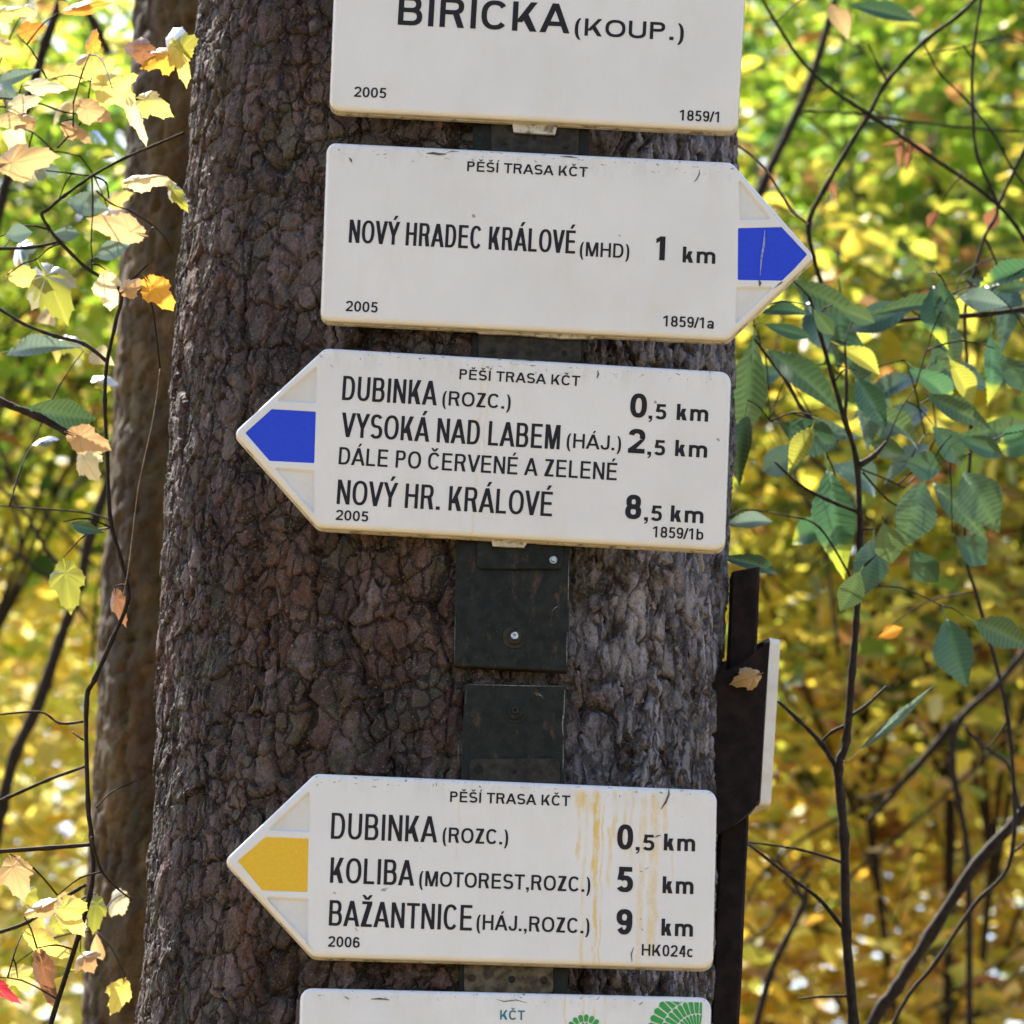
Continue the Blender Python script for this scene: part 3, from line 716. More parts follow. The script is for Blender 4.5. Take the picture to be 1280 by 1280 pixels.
def bark_trunk(cx, cy, z0, z1, rad_fn, zlo, zhi, dz, front, du, seed, parent, mat, rough=1.0, name='trunk'):
    zs = np.concatenate([np.arange(z0, zlo, .06), np.arange(zlo, zhi, dz), np.arange(zhi, z1, .12)])
    Rm = rad_fn(2.75)
    a_f = np.arange(-front / 2, front / 2, du / Rm)                 # 0 = towards the viewer (-y), + = right
    a_b = np.linspace(front / 2, 2 * math.pi - front / 2, 40, endpoint=False)
    al = np.concatenate([a_f, a_b])
    A, Z = np.meshgrid(al, zs)
    Rz = rad_fn(Z)
    u = np.where(A > math.pi, A - 2 * math.pi, A) * Rm * 1000; v = Z * 1000
    # irregular large form
    big = (fbm(u / 160 + 9, v / 420, seed, 3) - .5) * 18
    wu = u + (fbm(u / 30, v / 30, seed + 5, 3) - .5) * 22 + (fbm(u / 9, v / 9, seed + 8, 2) - .5) * 7
    wv = v + (fbm(u / 30, v / 30, seed + 6, 3) - .5) * 22 + (fbm(u / 9, v / 9, seed + 9, 2) - .5) * 7
    right = sstep(60, 230, u + (fbm(u / 60, v / 60, seed + 3, 3) - .5) * 160)
    # rounded scales (left and middle)
    e1, c1, ox1, oy1 = worley(wu / 33, wv / 42, seed + 11)
    e2, c2, _, oy2 = worley(wu / 12 + 50, wv / 13, seed + 12)
    def terr(f, n, sh=.16):                     # layered flakes: flat treads with steep broken edges
        q = f * n; i = np.floor(q); r = q - i
        return (i + sstep(0, sh, r)) / n
    fl = fbm(wu / 34 + 4, wv / 40 + 1, seed + 14, 4)
    fl2 = fbm(wu / 11 + 14, wv / 14 + 11, seed + 15, 3)
    h_s = sstep(0, .13, e1) * 4.0 + (c1 - .5) * 3.0 - oy1 * 1.8 + terr(fl, 8, .12) * 9 + terr(fl2, 4, .2) * 1.6 + sstep(0, .14, e2) * .7 + (c2 - .5) * .6
    # long vertical flakes (right)
    e3, c3, ox3, oy3 = worley(wu / 17 + 20, wv / 58 + wu / 160, seed + 21)
    e4, c4_, _, oy4 = worley(wu / 9, wv / 24, seed + 22)
    fr_ = fbm(wu / 20 + 4, wv / 75 + 1, seed + 24, 4)
    h_r = 4 + sstep(0, .20, e3) * 6.0 + (c3 - .5) * 4.5 - oy3 * 1.2 + terr(fr_, 8) * 9 + sstep(0, .15, e4) * 1.1 + (c4_ - .5) * 1.5 + terr(fl2, 4, .2) * 2
    h = h_s * (1 - right) + h_r * right
    cell = (.55 * c1 + .45 * hash2(np.floor(fl * 9), np.floor(c2 * 60), seed)) * (1 - right) + c3 * right
    # deep fissures running up the trunk
    fz = np.abs(fbm(wu / 52 + 3, v / 300 + 2, seed + 31, 2) - .5)
    fis = sstep(.0, .032, fz)
    fz2 = np.abs(fbm(wu / 30 + 31, v / 170 + 7, seed + 32, 2) - .5); fis2 = sstep(0, .03, fz2)
    h = h - (1 - fis) * 7.5 - (1 - fis2) * 3.5
    h = h + (fbm(u / 5, v / 7, seed + 41, 3) - .5) * 1.3
    cav = (sstep(0, .12, e1) * (1 - right) + sstep(0, .34, e3) * right) * fis * (.45 + .55 * fis2)
    h = h - 9.0
    Rr = Rz + (big + h * rough) / 1000
    X = cx + np.sin(A) * Rr; Y = cy - np.cos(A) * Rr
    nz, na = A.shape
    V = np.stack([X.ravel(), Y.ravel(), Z.ravel()], 1)
    r_, c_ = np.meshgrid(np.arange(nz - 1), np.arange(na), indexing='ij')
    c2_ = (c_ + 1) % na
    F = np.stack([r_ * na + c_, r_ * na + c2_, (r_ + 1) * na + c2_, (r_ + 1) * na + c_], -1).reshape(-1, 4)
    me = np_mesh(name, V, F, False)
    sky_grey = sstep(70, 200, u + (fbm(u / 45, v / 60, seed + 51, 4) - .5) * 190)  # right-hand mask: grey flaky bark with painted-in skylight
    for nm, arr in (('plate', np.clip(cell, 0, 1)), ('cavity', np.clip(cav, 0, 1)), ('skylit_grey', sky_grey)):
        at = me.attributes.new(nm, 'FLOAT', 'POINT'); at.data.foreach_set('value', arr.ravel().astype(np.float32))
    return link(name, me, mat, parent, False)

# pine that carries the signs
c0 = P(557, 640, 0.0)
TX = c0.x
pine = empty('pine_tree', (TX, 0, 0), label='thick dark pine trunk with scaly bark carrying all the trail signs', cat='tree')
rad = lambda z: 0.2935 - (z - 2.75) * 0.004
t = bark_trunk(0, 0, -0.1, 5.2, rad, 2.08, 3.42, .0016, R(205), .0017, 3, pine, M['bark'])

# second trunk behind on the left
Y2 = 0.95
p2 = P(138, 640, Y2)
rad2 = lambda z: 0.165 + (z - 2.75) * 0.005
back = empty('spruce_tree', (p2.x + 0.165, Y2, 0), label='brown slimmer trunk out of focus, half hidden behind the left of the pine', cat='tree')
bark_trunk(0, 0, -.1, 6.0, rad2, 2.1, 3.8, .006, R(200), .006, 40, back, M['bark2'], .9)

# ------------------------------------------------------------------ stems and twigs
def spline(pts, n=6):
    out = []
    for i in range(len(pts) - 1):
        p0 = pts[max(i - 1, 0)]; p1 = pts[i]; p2_ = pts[i + 1]; p3 = pts[min(i + 2, len(pts) - 1)]
        for k in range(n):
            t_ = k / n
            out.append(.5 * ((2 * p1) + (p2_ - p0) * t_ + (2 * p0 - 5 * p1 + 4 * p2_ - p3) * t_ ** 2 + (3 * p1 - p0 - 3 * p2_ + p3) * t_ ** 3))
    out.append(pts[-1]); return out

STEM = {}
def tube(name, pts, r0, r1, mat, parent, sides=8, wob=.12, n=6):
    """pts are world points; tapered tube with small nodes"""
    pts = spline([Vector(p) for p in pts], n)
    if parent is not None: STEM.setdefault(parent.name, []).extend(pts)
    org = parent.matrix_world.translation if parent else Vector()
    V, F = [], []; N = len(pts)
    ref = Vector((0, 1, 0))
    for i, p in enumerate(pts):
        d = (pts[min(i + 1, N - 1)] - pts[max(i - 1, 0)]).normalized()
        a = d.cross(ref); a = a.normalized() if a.length > 1e-4 else Vector((1, 0, 0)); b = d.cross(a)
        r = (r0 + (r1 - r0) * i / (N - 1)) * (1 + random.uniform(-wob, wob) + (.25 if i % n == 0 and 0 < i < N - 1 else 0))
        for k in range(sides):
            q = 2 * math.pi * k / sides; V.append(p - org + a * math.cos(q) * r + b * math.sin(q) * r)
    for i in range(N - 1):
        F += [[i * sides + k, i * sides + (k + 1) % sides, (i + 1) * sides + (k + 1) % sides, (i + 1) * sides + k] for k in range(sides)]
    F += [list(range(sides))[::-1], [(N - 1) * sides + k for k in range(sides)]]
    return mesh(name, V, F, mat, parent, True)

def sapling(label, name, Y, stem, branches, group=None, mat=None, ground=True, cat='sapling'):
    mat = mat or M['twig']
    k = scale_at(Y)
    pts = [P(x, y, Y + (q[0] if q else 0)) for x, y, *q in stem[0]]
    if ground:
        lo = pts[-1] if pts[-1].z < pts[0].z else pts[0]
        pv_ = pts[-2] if lo is pts[-1] else pts[1]; sl_ = max(-.35, min(.35, (lo.x - pv_.x) / max(.02, pv_.z - lo.z)))
        g = [Vector((lo.x + sl_ * .3, lo.y, lo.z - .3)), Vector((lo.x + sl_ * .45, lo.y, lo.z * .4)), Vector((lo.x + sl_ * .5, lo.y, -0.02))]
        pts = pts + g if lo is pts[-1] else g[::-1] + pts
    base = pts[-1] if pts[-1].z < pts[0].z else pts[0]
    root = empty(name, (base.x, base.y, max(base.z, 0)) if ground else tuple(base), label=label, cat=cat, group=group)
    bpy.context.view_layer.update()
    tube('trunk' if cat in ('sapling', 'tree') else 'stem', pts, stem[1] * k / 2, stem[2] * k / 2, mat, root)
    for br in branches:
        yy = Y + (br[3] if len(br) > 3 else 0)
        tube('branch', [P(x, y, yy + (j * .01)) for j, (x, y) in enumerate(br[0])], br[1] * k / 2, br[2] * k / 2, br[4] if len(br) > 4 else mat, root)
    return root

sapR = sapling('slim upright sapling with large green leaves, right of the signs', 'hornbeam_sapling', 0.25,
    ([(1012, 372), (1026, 420), (1040, 470), (1056, 525), (1071, 580), (1075, 682), (1070, 781), (1065, 840), (1058, 926), (1048, 962), (1055, 1046), (1058, 1166), (1068, 1290)], 4, 15),
    [([(1047, 962), (1026, 929), (998, 900), (972, 876)], 7, 4), ([(1063, 895), (1085, 880), (1108, 858)], 5, 3),
     ([(1058, 1166), (1025, 1125), (990, 1098), (932, 1053)], 6, 2.5), ([(1056, 1079), (1000, 1062), (930, 1052)], 4, 2),
     ([(1073, 582), (1092, 570), (1108, 552)], 9, 4), ([(1056, 528), (1058, 480), (1056, 430)], 5, 3),
     ([(1046, 553), (1023, 533), (1001, 509), (985, 480), (965, 453), (940, 420)], 6, 3.5), ([(1060, 1245), (1025, 1246), (997, 1249)], 4, 2),
     ([(1072, 640), (1035, 625), (1000, 606), (968, 577)], 5, 3), ([(1068, 730), (1025, 660), (985, 645), (960, 640)], 3, 1.6),
     ([(1062, 905), (1040, 915), (1025, 929)], 5, 3), ([(1078, 590), (1110, 625), (1140, 640)], 3, 2), ([(1073, 585), (1110, 600), (1130, 610)], 2.5, 2)])
sapN = sapling('thin dark twiggy shrub with crossing bare stems at the upper right', 'twiggy_shrub', 0.6,
    ([(1235, -20), (1227, 0), (1216, 75), (1216, 140), (1222, 197), (1247, 258), (1231, 296), (1216, 348), (1206, 400), (1214, 535), (1206, 682), (1224, 755), (1260, 900), (1265, 1067), (1217, 1132), (1169, 1204), (1112, 1290)], 3.6, 5.5),
    [([(1227, -10), (1200, 18), (1155, 52), (1109, 102), (1085, 145), (1067, 174), (1031, 236), (1011, 279), (1017, 321), (1027, 354)], 5, 6.5),
     ([(945, -15), (965, 20), (1001, 75), (1040, 112), (1083, 141), (1155, 190), (1244, 253), (1285, 305)], 3.6, 6),
     ([(1155, 55), (1175, 92), (1204, 121), (1240, 165), (1267, 213), (1290, 240)], 2.5, 3.5),
     ([(1204, 56), (1216, 75)], 3, 2.5), ([(1290, 170), (1272, 205), (1247, 259)], 5, 4), ([(1231, 296), (1244, 325), (1257, 361), (1275, 400)], 3.5, 2.5),
     ([(1005, 139), (1060, 141), (1110, 148), (1190, 158), (1290, 166)], 3.2, 3.5, .3), ([(1085, 55), (1107, 100)], 2, 3), ([(1155, 68), (1200, 60), (1260, 45), (1290, 62)], 2.2, 1.6, .2),
     ([(1290, 385), (1230, 393), (1155, 398), (1110, 402), (1066, 402)], 7, 4.5, -.2), ([(1155, 398), (1120, 380), (1086, 386)], 3, 1.8, -.2), ([(1130, 365), (1165, 360), (1215, 350), (1290, 340)], 2, 2, .1),
     ([(1206, 350), (1240, 372), (1290, 395)], 3, 2.5), ([(1260, 900), (1232, 935), (1205, 905)], 2.5, 2), ([(1265, 1067), (1290, 1045)], 3.5, 3), ([(1238, 420), (1290, 350)], 2, 1.5)])
sapF = sapling('dark leaning stem crossing the lower right corner', 'leaning_sapling', 1.0,
    ([(1330, 900), (1300, 975), (1275, 1020), (1221, 1080), (1162, 1170), (1121, 1235), (1082, 1300)], 12, 17),
    [([(1275, 1020), (1262, 960), (1240, 940), (1205, 910)], 5, 3)])
sapB1 = sapling('blurred dark stem leaning right behind the upper blue arrow', 'background_sapling', 2.2,
    ([(1060, -60), (1036, 28), (1012, 105), (985, 165), (958, 222), (915, 330)], 10, 14), [([(1034, 40), (1075, 60), (1107, 98)], 4, 3), ([(1000, 140), (1030, 165), (1055, 190)], 3.5, 2)], ground=True)
sapB2 = sapling('blurred brown stem slanting behind the leaning stem at the lower right', 'background_sapling', 2.0,
    ([(1300, 790), (1248, 854), (1200, 900), (1190, 950), (1198, 1000), (1210, 1080), (1212, 1300)], 9, 8), [([(1200, 898), (1186, 912), (1140, 965), (1085, 1028)], 11, 7), ([(1120, 985), (1090, 995), (1068, 1000)], 4, 3)])
sapB3 = sapling('blurred thin stem beside the pole at the lower right, left of the leafy sapling', 'background_sapling', 1.6,
    ([(1010, 1105), (1000, 1140), (980, 1180), (963, 1218), (940, 1300)], 6, 10), [([(1004, 1124), (985, 1090), (935, 1052)], 4, 2.5), ([(1004, 1124), (980, 1100), (1000, 1080)], 4, 3)])
sapBL = sapling('blurred dark stem leaning left of the brown trunk', 'background_sapling', 1.9,
    ([(150, 560), (112, 672), (100, 730), (75, 800), (48, 880), (20, 940), (2, 1010), (-20, 1120)], 12, 17), [([(100, 730), (60, 690), (30, 640), (-20, 590)], 6, 4)])
sapBT = sapling('blurred dark stem in the upper left corner', 'background_sapling', 1.5,
    ([(95, -60), (76, 0), (56, 55), (45, 95), (20, 180), (-10, 300)], 12, 15), [([(100, 0), (118, 30), (135, 65)], 14, 12, .6)])
sapL = sapling('bent bare twig with yellowing lobed leaves, close to the left of the pine', 'maple_sapling', -0.03,
    ([(230, 166), (190, 183), (157, 197), (115, 220), (80, 245), (60, 262), (52, 268), (60, 283), (72, 299), (108, 335), (150, 363), (144, 405), (134, 452), (131, 500), (134, 568), (138, 650), (151, 699), (160, 748), (140, 800), (118, 850), (108, 880), (110, 1005), (114, 1046), (112, 1120), (60, 1290)], 3.5, 6.5),
    [([(134, 452), (105, 430), (69, 420), (30, 405), (0, 387), (-30, 375)], 5, 4), ([(134, 560), (95, 547), (50, 522), (0, 502), (-30, 490)], 7, 11, .05),
     ([(75, 302), (40, 309), (-10, 311)], 5, 5, .1), ([(150, 363), (170, 345), (185, 330)], 3.5, 2), ([(115, 220), (116, 260), (114, 300), (116, 330)], 2.2, 1.4),
     ([(115, 220), (132, 228), (136, 248)], 2.8, 2), ([(120, 238), (140, 255), (165, 265), (200, 290), (218, 320)], 2.4, 1.4), ([(57, 213), (90, 217), (115, 220)], 2, 2.5),
     ([(113, 1056), (60, 1060), (-10, 1065)], 5, 6), ([(107, 1106), (76, 1125), (34, 1153), (-10, 1168)], 4.5, 5, .1), ([(107, 958), (60, 975), (10, 997), (-20, 1010)], 3.5, 5, .1),
     ([(104, 902), (75, 904), (50, 890), (0, 893)], 3.5, 2.5, .05), ([(104, 925), (90, 915)], 3, 2), ([(114, 1046), (125, 1085), (144, 1108), (165, 1125)], 3.5, 2, -.1),
     ([(-10, 122), (40, 127), (80, 140), (108, 143)], 2.8, 2), ([(72, 185), (95, 160), (110, 145)], 3, 2), ([(60, 205), (68, 190), (100, 195)], 3, 2, .1), ([(138, 650), (100, 640), (0, 632)], 2.5, 2, .2),
     ([(120, 1010), (140, 990), (172, 975)], 2, 1.2, -.1), ([(154, 745), (162, 700), (173, 610), (192, 520), (200, 460)], 1.6, 1.2, -.1, M['twig_pale'])])
sapT = sapling('pale arching twig rising right of the first blue arrow', 'pale_twig', 0.1, ([(919, 180), (940, 195), (958, 213), (978, 245), (991, 264), (1010, 280)], 3.2, 3.6), [], mat=M['twig_pale'], ground=False, cat='twig')

# ------------------------------------------------------------------ single leaves near the trunk
def leaf_mesh(name, kind, bend=.15, seed=0):
    """unit leaf: axis +y from 0 to 1, half width up to 0.5; raised veins, toothed edge"""
    g = random.Random(seed)
    V, F, ve = [], [], []
    if kind == 'ovate':
        st = 26
        for i in range(st + 1):
            t_ = i / st
            w_ = .46 * max(0, math.sin(math.pi * t_ ** .70)) ** .95
            e_ = w_ + ((.012 if i % 2 else -.012) if w_ > .1 else 0)
            up_ = .02 if i % 2 else -.02
            zc = -bend * (t_ - .4) ** 2 * 2
            for q in (-1, -.66, -.33, 0, .33, .66, 1):
                x = e_ * q
                V.append((x, min(t_ + abs(x) * .42 * (1 - t_) - .03, 1.0), zc + abs(x) * .30 + (up_ * (abs(q) > .1)) + g.uniform(-.004, .004)))
                ve.append(1.0 if q == 0 or i % 2 else 0.0)
        for i in range(st):
            for k in range(6): F.append([i * 7 + k, i * 7 + k + 1, (i + 1) * 7 + k + 1, (i + 1) * 7 + k])
    else:
        # palmate leaf: five pointed, toothed lobes spreading from the stalk
        lobes = [(-118, .34), (-60, .62), (0, .98), (60, .62), (118, .34)]
        lobes = [(a + g.uniform(-6, 6), r * g.uniform(.9, 1.08)) for a, r in lobes]
        na, rings = 72, 5
        V.append((0, .14, 0)); ve.append(1)
        for j in range(1, rings + 1):
            for i in range(na):
                th = -168 + 336 * i / (na - 1)
                r = .34; near = 99
                for la, lr in lobes:
                    d = abs(th - la); near = min(near, d)
                    r = max(r, lr * max(0, 1 - (d / 52) ** 1.15) + .34 * min(1, d / 52))
                r *= 1 + (.07 if i % 4 == 0 else -.02)
                rr = r * j / rings * .88
                x = rr * math.sin(R(th)); y = .14 + rr * math.cos(R(th))
                z = -bend * ((y - .3) ** 2 * 1.6 + x * x * 2.4) + .03 * math.sin(th * .09 + 3 * rr + seed) * (rr * 2) + (.02 * min(near, 12) / 12)
                V.append((x, y, z)); ve.append(max(0, 1 - near / 5.0))
        for i in range(na - 1): F.append([0, 1 + i, 2 + i])
        for j in range(rings - 1):
            for i in range(na - 1):
                a = 1 + j * na + i; F.append([a, a + na, a + na + 1, a + 1])
    n = len(V)                                            # petiole
    V += [(-.014, -.22, -.02), (.014, -.22, -.02), (.014, .16, .004), (-.014, .16, .004)]; ve += [1] * 4; F.append([n, n + 1, n + 2, n + 3])
    me = bpy.data.meshes.new(name); me.from_pydata(V, [], F); me.update(); me.shade_smooth()
    at = me.attributes.new('vein', 'FLOAT', 'POINT'); at.data.foreach_set('value', ve)
    return me
LM = {}
def leaf(parent, kind, mat, cx, cy, Lpx, Wpx, ang, Y, tilt=.3, bend=.15, lab=None):
    """ang: direction of the tip in the picture, degrees counter-clockwise from right"""
    vr = random.randint(0, 3); key = (kind, mat.name, vr)
    if key not in LM:
        me = leaf_mesh('leaf', kind, bend * (.6 + .4 * vr), vr); me.materials.append(mat); LM[key] = me
    o = bpy.data.objects.new('leaf', LM[key]); COL.objects.link(o)
    k = scale_at(Y)
    a = R(ang)
    right = (CM @ Vector((1, 0, 0, 0))).xyz; up = (CM @ Vector((0, 1, 0, 0))).xyz; to = (CM @ Vector((0, 0, 1, 0))).xyz
    ey = (right * math.cos(a) + up * math.sin(a) + to * tilt * random.choice((-1, 1)) * random.uniform(.5, 1)).normalized()
    ez = (to + Vector((random.uniform(-tilt, tilt), 0, random.uniform(-.2, 1) * tilt))); ez = (ez - ey * ez.dot(ey)).normalized()
    ex = ey.cross(ez)
    c = P(cx, cy, Y) - ey * (Lpx * k * .5)
    Mx = Matrix.Translation(c) @ Matrix((ex * Wpx * k * (1.15 if kind == 'maple' else 1.0), ey * Lpx * k, ez * Lpx * k * .8)).transposed().to_4x4()
    o.parent = parent
    o.matrix_local = Matrix.Translation(-parent.location) @ Mx
    if lab: o['label'] = lab
    if parent.name in STEM:
        b = c - ey * (Lpx * k * .2)
        q = min(STEM[parent.name], key=lambda s_: (s_ - b).length)
        if .004 < (q - b).length < .16:
            n0 = len(STEM[parent.name])
            tube('twig', [q, q.lerp(b, .5) + Vector((0, 0, .10 * (q - b).length)), b], .0011, .0006, M['twig'], parent, 5, .1, 3)
    return o

G1 = mat_leaf('green_leaf', [(.022, .060, .034), (.042, .10, .048), (.085, .14, .045), (.032, .085, .045)], trans=.16, vein=.8, rough=.42, spec=1.6)
G4 = mat_leaf('dark_blue_green_leaf', [(.03, .07, .055), (.05, .10, .07), (.09, .14, .10)], trans=.2, rough=.4, spec=2.0, vein=.6)
G2 = mat_leaf('green_leaf_yellow_tip', [(.04, .11, .055), (.07, .16, .06)], trans=.35, rough=.38, spec=1.3, tip=(.66, .78, (.45, .52, .05)))
GB = mat_leaf('pale_grey_green_leaf', [(.10, .16, .13), (.16, .22, .16)], trans=.3, rough=.35, spec=1.5)
YL = mat_leaf('yellow_leaf', vein=-.5, ramp_cols=[(.55, .42, .08), (.70, .58, .16), (.78, .62, .10)], trans=.5, rough=.55, spec=.15)
CR = mat_leaf('cream_leaf', vein=-.5, ramp_cols=[(.62, .48, .26), (.75, .64, .36), (.66, .50, .20)], trans=.45, rough=.55, spec=.15)
TN = mat_leaf('tan_leaf', vein=-.5, ramp_cols=[(.42, .24, .11), (.55, .37, .16), (.60, .46, .22)], trans=.45, rough=.55, spec=.15)
OR = mat_leaf('orange_leaf', vein=-.5, ramp_cols=[(.50, .20, .03), (.62, .30, .04), (.66, .40, .05)], trans=.5, rough=.55, spec=.15)
BR = mat_leaf('brown_leaf', [(.14, .06, .03), (.22, .10, .045), (.30, .15, .07)], trans=.35, rough=.55, spec=.15)
OL = mat_leaf('olive_leaf', [(.18, .20, .03), (.28, .28, .04), (.36, .34, .05)], trans=.45, rough=.5, spec=.6)
RD = mat_leaf('red_leaf', [(.5, .03, .04), (.6, .05, .06)], trans=.45, rough=.5, spec=.6)

for q in [('ovate', G2, 1044, 655, 124, 62, -83), ('ovate', G1, 934, 495, 112, 60, -95), ('ovate', G1, 1008, 474, 112, 44, -40), ('ovate', G1, 1018, 547, 78, 52, -20),
          ('ovate', G1, 1122, 532, 92, 36, -25), ('ovate', G1, 1141, 646, 82, 62, -110), ('ovate', G1, 1227, 627, 76, 66, -60), ('ovate', G1, 1157, 711, 50, 42, -50),
          ('ovate', G1, 1085, 712, 66, 52, -100), ('ovate', G1, 1062, 742, 50, 38, -115), ('ovate', G1, 1195, 818, 80, 58, -75), ('ovate', G1, 1255, 793, 70, 44, -25),
          ('ovate', G1, 1157, 583, 44, 42, -10), ('ovate', G1, 1201, 515, 82, 34, -28), ('ovate', G1, 1190, 560, 58, 42, -50), ('ovate', GB, 940, 651, 58, 24, 5),
          ('ovate', G1, 1111, 682, 50, 44, -75), ('ovate', G1, 1218, 690, 50, 44, -40), ('ovate', G1, 945, 706, 74, 24, -15), ('ovate', G1, 982, 388, 54, 22, 0),
          ('ovate', G1, 1038, 376, 100, 36, -28), ('ovate', GB, 1229, 375, 54, 34, -10), ('ovate', G1, 1150, 381, 108, 24, 8), ('ovate', G1, 1032, 406, 40, 24, -50),
          ('ovate', G1, 990, 415, 60, 20, -15), ('ovate', G1, 1268, 358, 40, 24, 10), ('ovate', GB, 1122, 897, 108, 15, 42), ('ovate', G1, 1090, 505, 70, 40, -60),
          ('ovate', G1, 1270, 470, 60, 34, -50), ('ovate', G1, 1075, 395, 50, 26, -20), ('ovate', G1, 1232, 560, 60, 30, -20), ('ovate', G1, 1108, 560, 44, 30, 160),
          ('ovate', OL, 1080, 450, 60, 30, -30), ('ovate', OL, 1205, 480, 60, 34, -60), ('ovate', OL, 1000, 560, 60, 30, -120), ('ovate', G1, 925, 560, 80, 40, -100)]:
    leaf(sapR, q[0], q[1], q[2], q[3], q[4] * 1.15, q[5] * .98, q[6], Y=.25 + random.uniform(-.12, .12), tilt=.4, bend=.3)
for i in range(30):
    x, y = (random.uniform(925, 1290), random.gauss(540, 70)) if i < 21 else (random.uniform(1020, 1290), random.gauss(385, 18))
    if 430 < y < 720 or i >= 21: leaf(sapR, 'ovate', random.choice((G1, G1, G4, G4, G4, G2)), x, y, random.uniform(70, 110), random.uniform(30, 46), random.choice((random.uniform(-75, -10), random.uniform(-110, -60), random.uniform(-170, -140))), Y=.38 + random.uniform(-.1, .25), tilt=.5, bend=.4)
for q in [('maple', OL, 219, 52, 44, 46, 120), ('maple', YL, 228, 78, 58, 26, -72), ('maple', OR, 196, 74, 46, 34, 200), ('maple', BR, 167, 62, 44, 30, 170), ('maple', YL, 194, 130, 42, 36, -20),
          ('maple', CR, 174, 157, 60, 17, -68), ('maple', YL, 146, 116, 56, 40, -30), ('maple', YL, 98, 92, 62, 30, 10), ('maple', YL, 126, 82, 46, 32, 30), ('maple', CR, 33, 127, 40, 26, 15),
          ('maple', TN, 121, 141, 46, 30, -20), ('maple', TN, 36, 199, 70, 44, 10), ('maple', CR, 192, 223, 62, 22, 8), ('maple', OL, 224, 248, 38, 18, -55), ('maple', TN, 141, 283, 66, 38, 165),
          ('ovate', GB, 110, 256, 56, 34, -10), ('ovate', GB, 141, 313, 46, 28, 20), ('ovate', GB, 85, 292, 36, 22, 0), ('ovate', GB, 25, 292, 36, 28, 10), ('maple', OR, 202, 371, 50, 36, -50),
          ('maple', CR, 138, 368, 46, 34, -80), ('maple', TN, 166, 357, 30, 24, 30), ('maple', OL, 70, 367, 76, 58, -60), ('maple', OR, 116, 48, 32, 18, 80), ('maple', OR, 43, 36, 34, 26, 20),
          ('maple', OR, 110, 8, 60, 16, 10), ('maple', YL, 15, 14, 56, 20, 5), ('ovate', G1, 82, 518, 92, 42, -10), ('maple', TN, 116, 552, 52, 36, -20), ('ovate', GB, 49, 433, 92, 30, 8),
          ('ovate', G1, 108, 660, 46, 18, -15), ('maple', OL, 85, 737, 60, 42, -80), ('maple', BR, 149, 762, 42, 22, -75), ('maple', CR, 112, 585, 40, 32, -60), ('maple', RD, 5, 1240, 46, 18, -35),
          ('maple', YL, 89, 1150, 50, 38, -60), ('maple', YL, 66, 1184, 60, 28, -30), ('ovate', OL, 62, 1216, 60, 22, 10), ('maple', TN, 22, 1100, 50, 40, -70), ('maple', YL, 40, 345, 46, 26, 0),
          ('ovate', GB, 20, 95, 60, 20, 15), ('maple', CR, 60, 108, 50, 22, -5), ('maple', YL, 160, 100, 34, 20, 30), ('maple', TN, 100, 165, 40, 22, -25), ('maple', BR, 60, 1232, 70, 26, -75), ('maple', TN, 70, 1130, 60, 20, 20),
          ('maple', YL, 12, 60, 44, 22, -15), ('maple', TN, 20, 150, 50, 18, 0)]:
    leaf(sapL, *q, Y=-.03 + random.uniform(-.08, .10) if q[2] < 150 else -.20, tilt=.35, bend=.35)
for i in range(34):
    x, y = random.uniform(-10, 150), random.choice((random.uniform(0, 260), random.uniform(0, 420), random.uniform(0, 420), random.uniform(420, 900), random.uniform(1100, 1280)))
    leaf(sapL, random.choice(('maple', 'maple', 'ovate')), random.choice((YL, YL, CR, CR, OL, OL, GB, TN)), x, y, random.uniform(24, 48), random.uniform(16, 34), random.uniform(-140, 40), Y=random.uniform(.05, .5), tilt=.8, bend=.4)
for q in [('ovate', TN, 1050, 26, 54, 32, -60), ('ovate', G1, 1110, 16, 100, 26, -12), ('ovate', BR, 1126, 192, 44, 14, -95), ('ovate', BR, 1136, 196, 48, 10, -100), ('ovate', BR, 1118, 180, 34, 8, 180),
          ('ovate', BR, 1150, 186, 34, 14, -20), ('ovate', BR, 1165, 275, 30, 16, -120), ('ovate', BR, 1040, 235, 26, 14, -60), ('ovate', BR, 1240, 275, 34, 24, -110), ('ovate', OR, 1115, 790, 34, 18, 20)]:
    leaf(sapN, *q, Y=.7, tilt=.3, bend=.3)
dl = empty('dry_leaf', tuple(P(930, 850, -.09)), label='curled brown dry leaf caught between the pine and the side sign', cat='leaf')
bpy.context.view_layer.update()
leaf(dl, 'maple', TN, 930, 850, 36, 26, 200, -.09, .2, .3)

# ------------------------------------------------------------------ pole and side sign on the right of the pine
pl = P(913, 716, -.03); pr = P(950, 712, -.03)
px0, px1 = pl.x, pr.x - .001
post = empty('wooden_pole', ((px0 + px1) / 2, -.03, 0), label='near-black square pole standing close against the right side of the pine', cat='pole')
zt = pl.z; w_ = (px1 - px0) / 2
def slab(name, w, dpt, z0, z1, slant, mat, parent, bev=.003, nz=60):
    """long plank with slightly worn, wavy edges"""
    prof = [(-w, -dpt + bev), (-w + bev, -dpt), (w - bev, -dpt), (w, -dpt + bev), (w, dpt - bev), (w - bev, dpt), (-w + bev, dpt), (-w, dpt - bev)]
    V, F = [], []
    for i in range(nz + 1):
        z = z0 + (z1 - z0) * i / nz
        for x, y in prof:
            V.append((x + random.uniform(-.0007, .0007), y + random.uniform(-.0007, .0007), z + (slant * x if i == nz else 0)))
    n = len(prof)
    for i in range(nz): F += [[i * n + k, i * n + (k + 1) % n, (i + 1) * n + (k + 1) % n, (i + 1) * n + k] for k in range(n)]
    F += [list(range(n))[::-1], [nz * n + k for k in range(n)]]
    return mesh(name, V, F, mat, parent)
slab('pole', w_, .022, -.1, zt, .25, M['wood'], post)
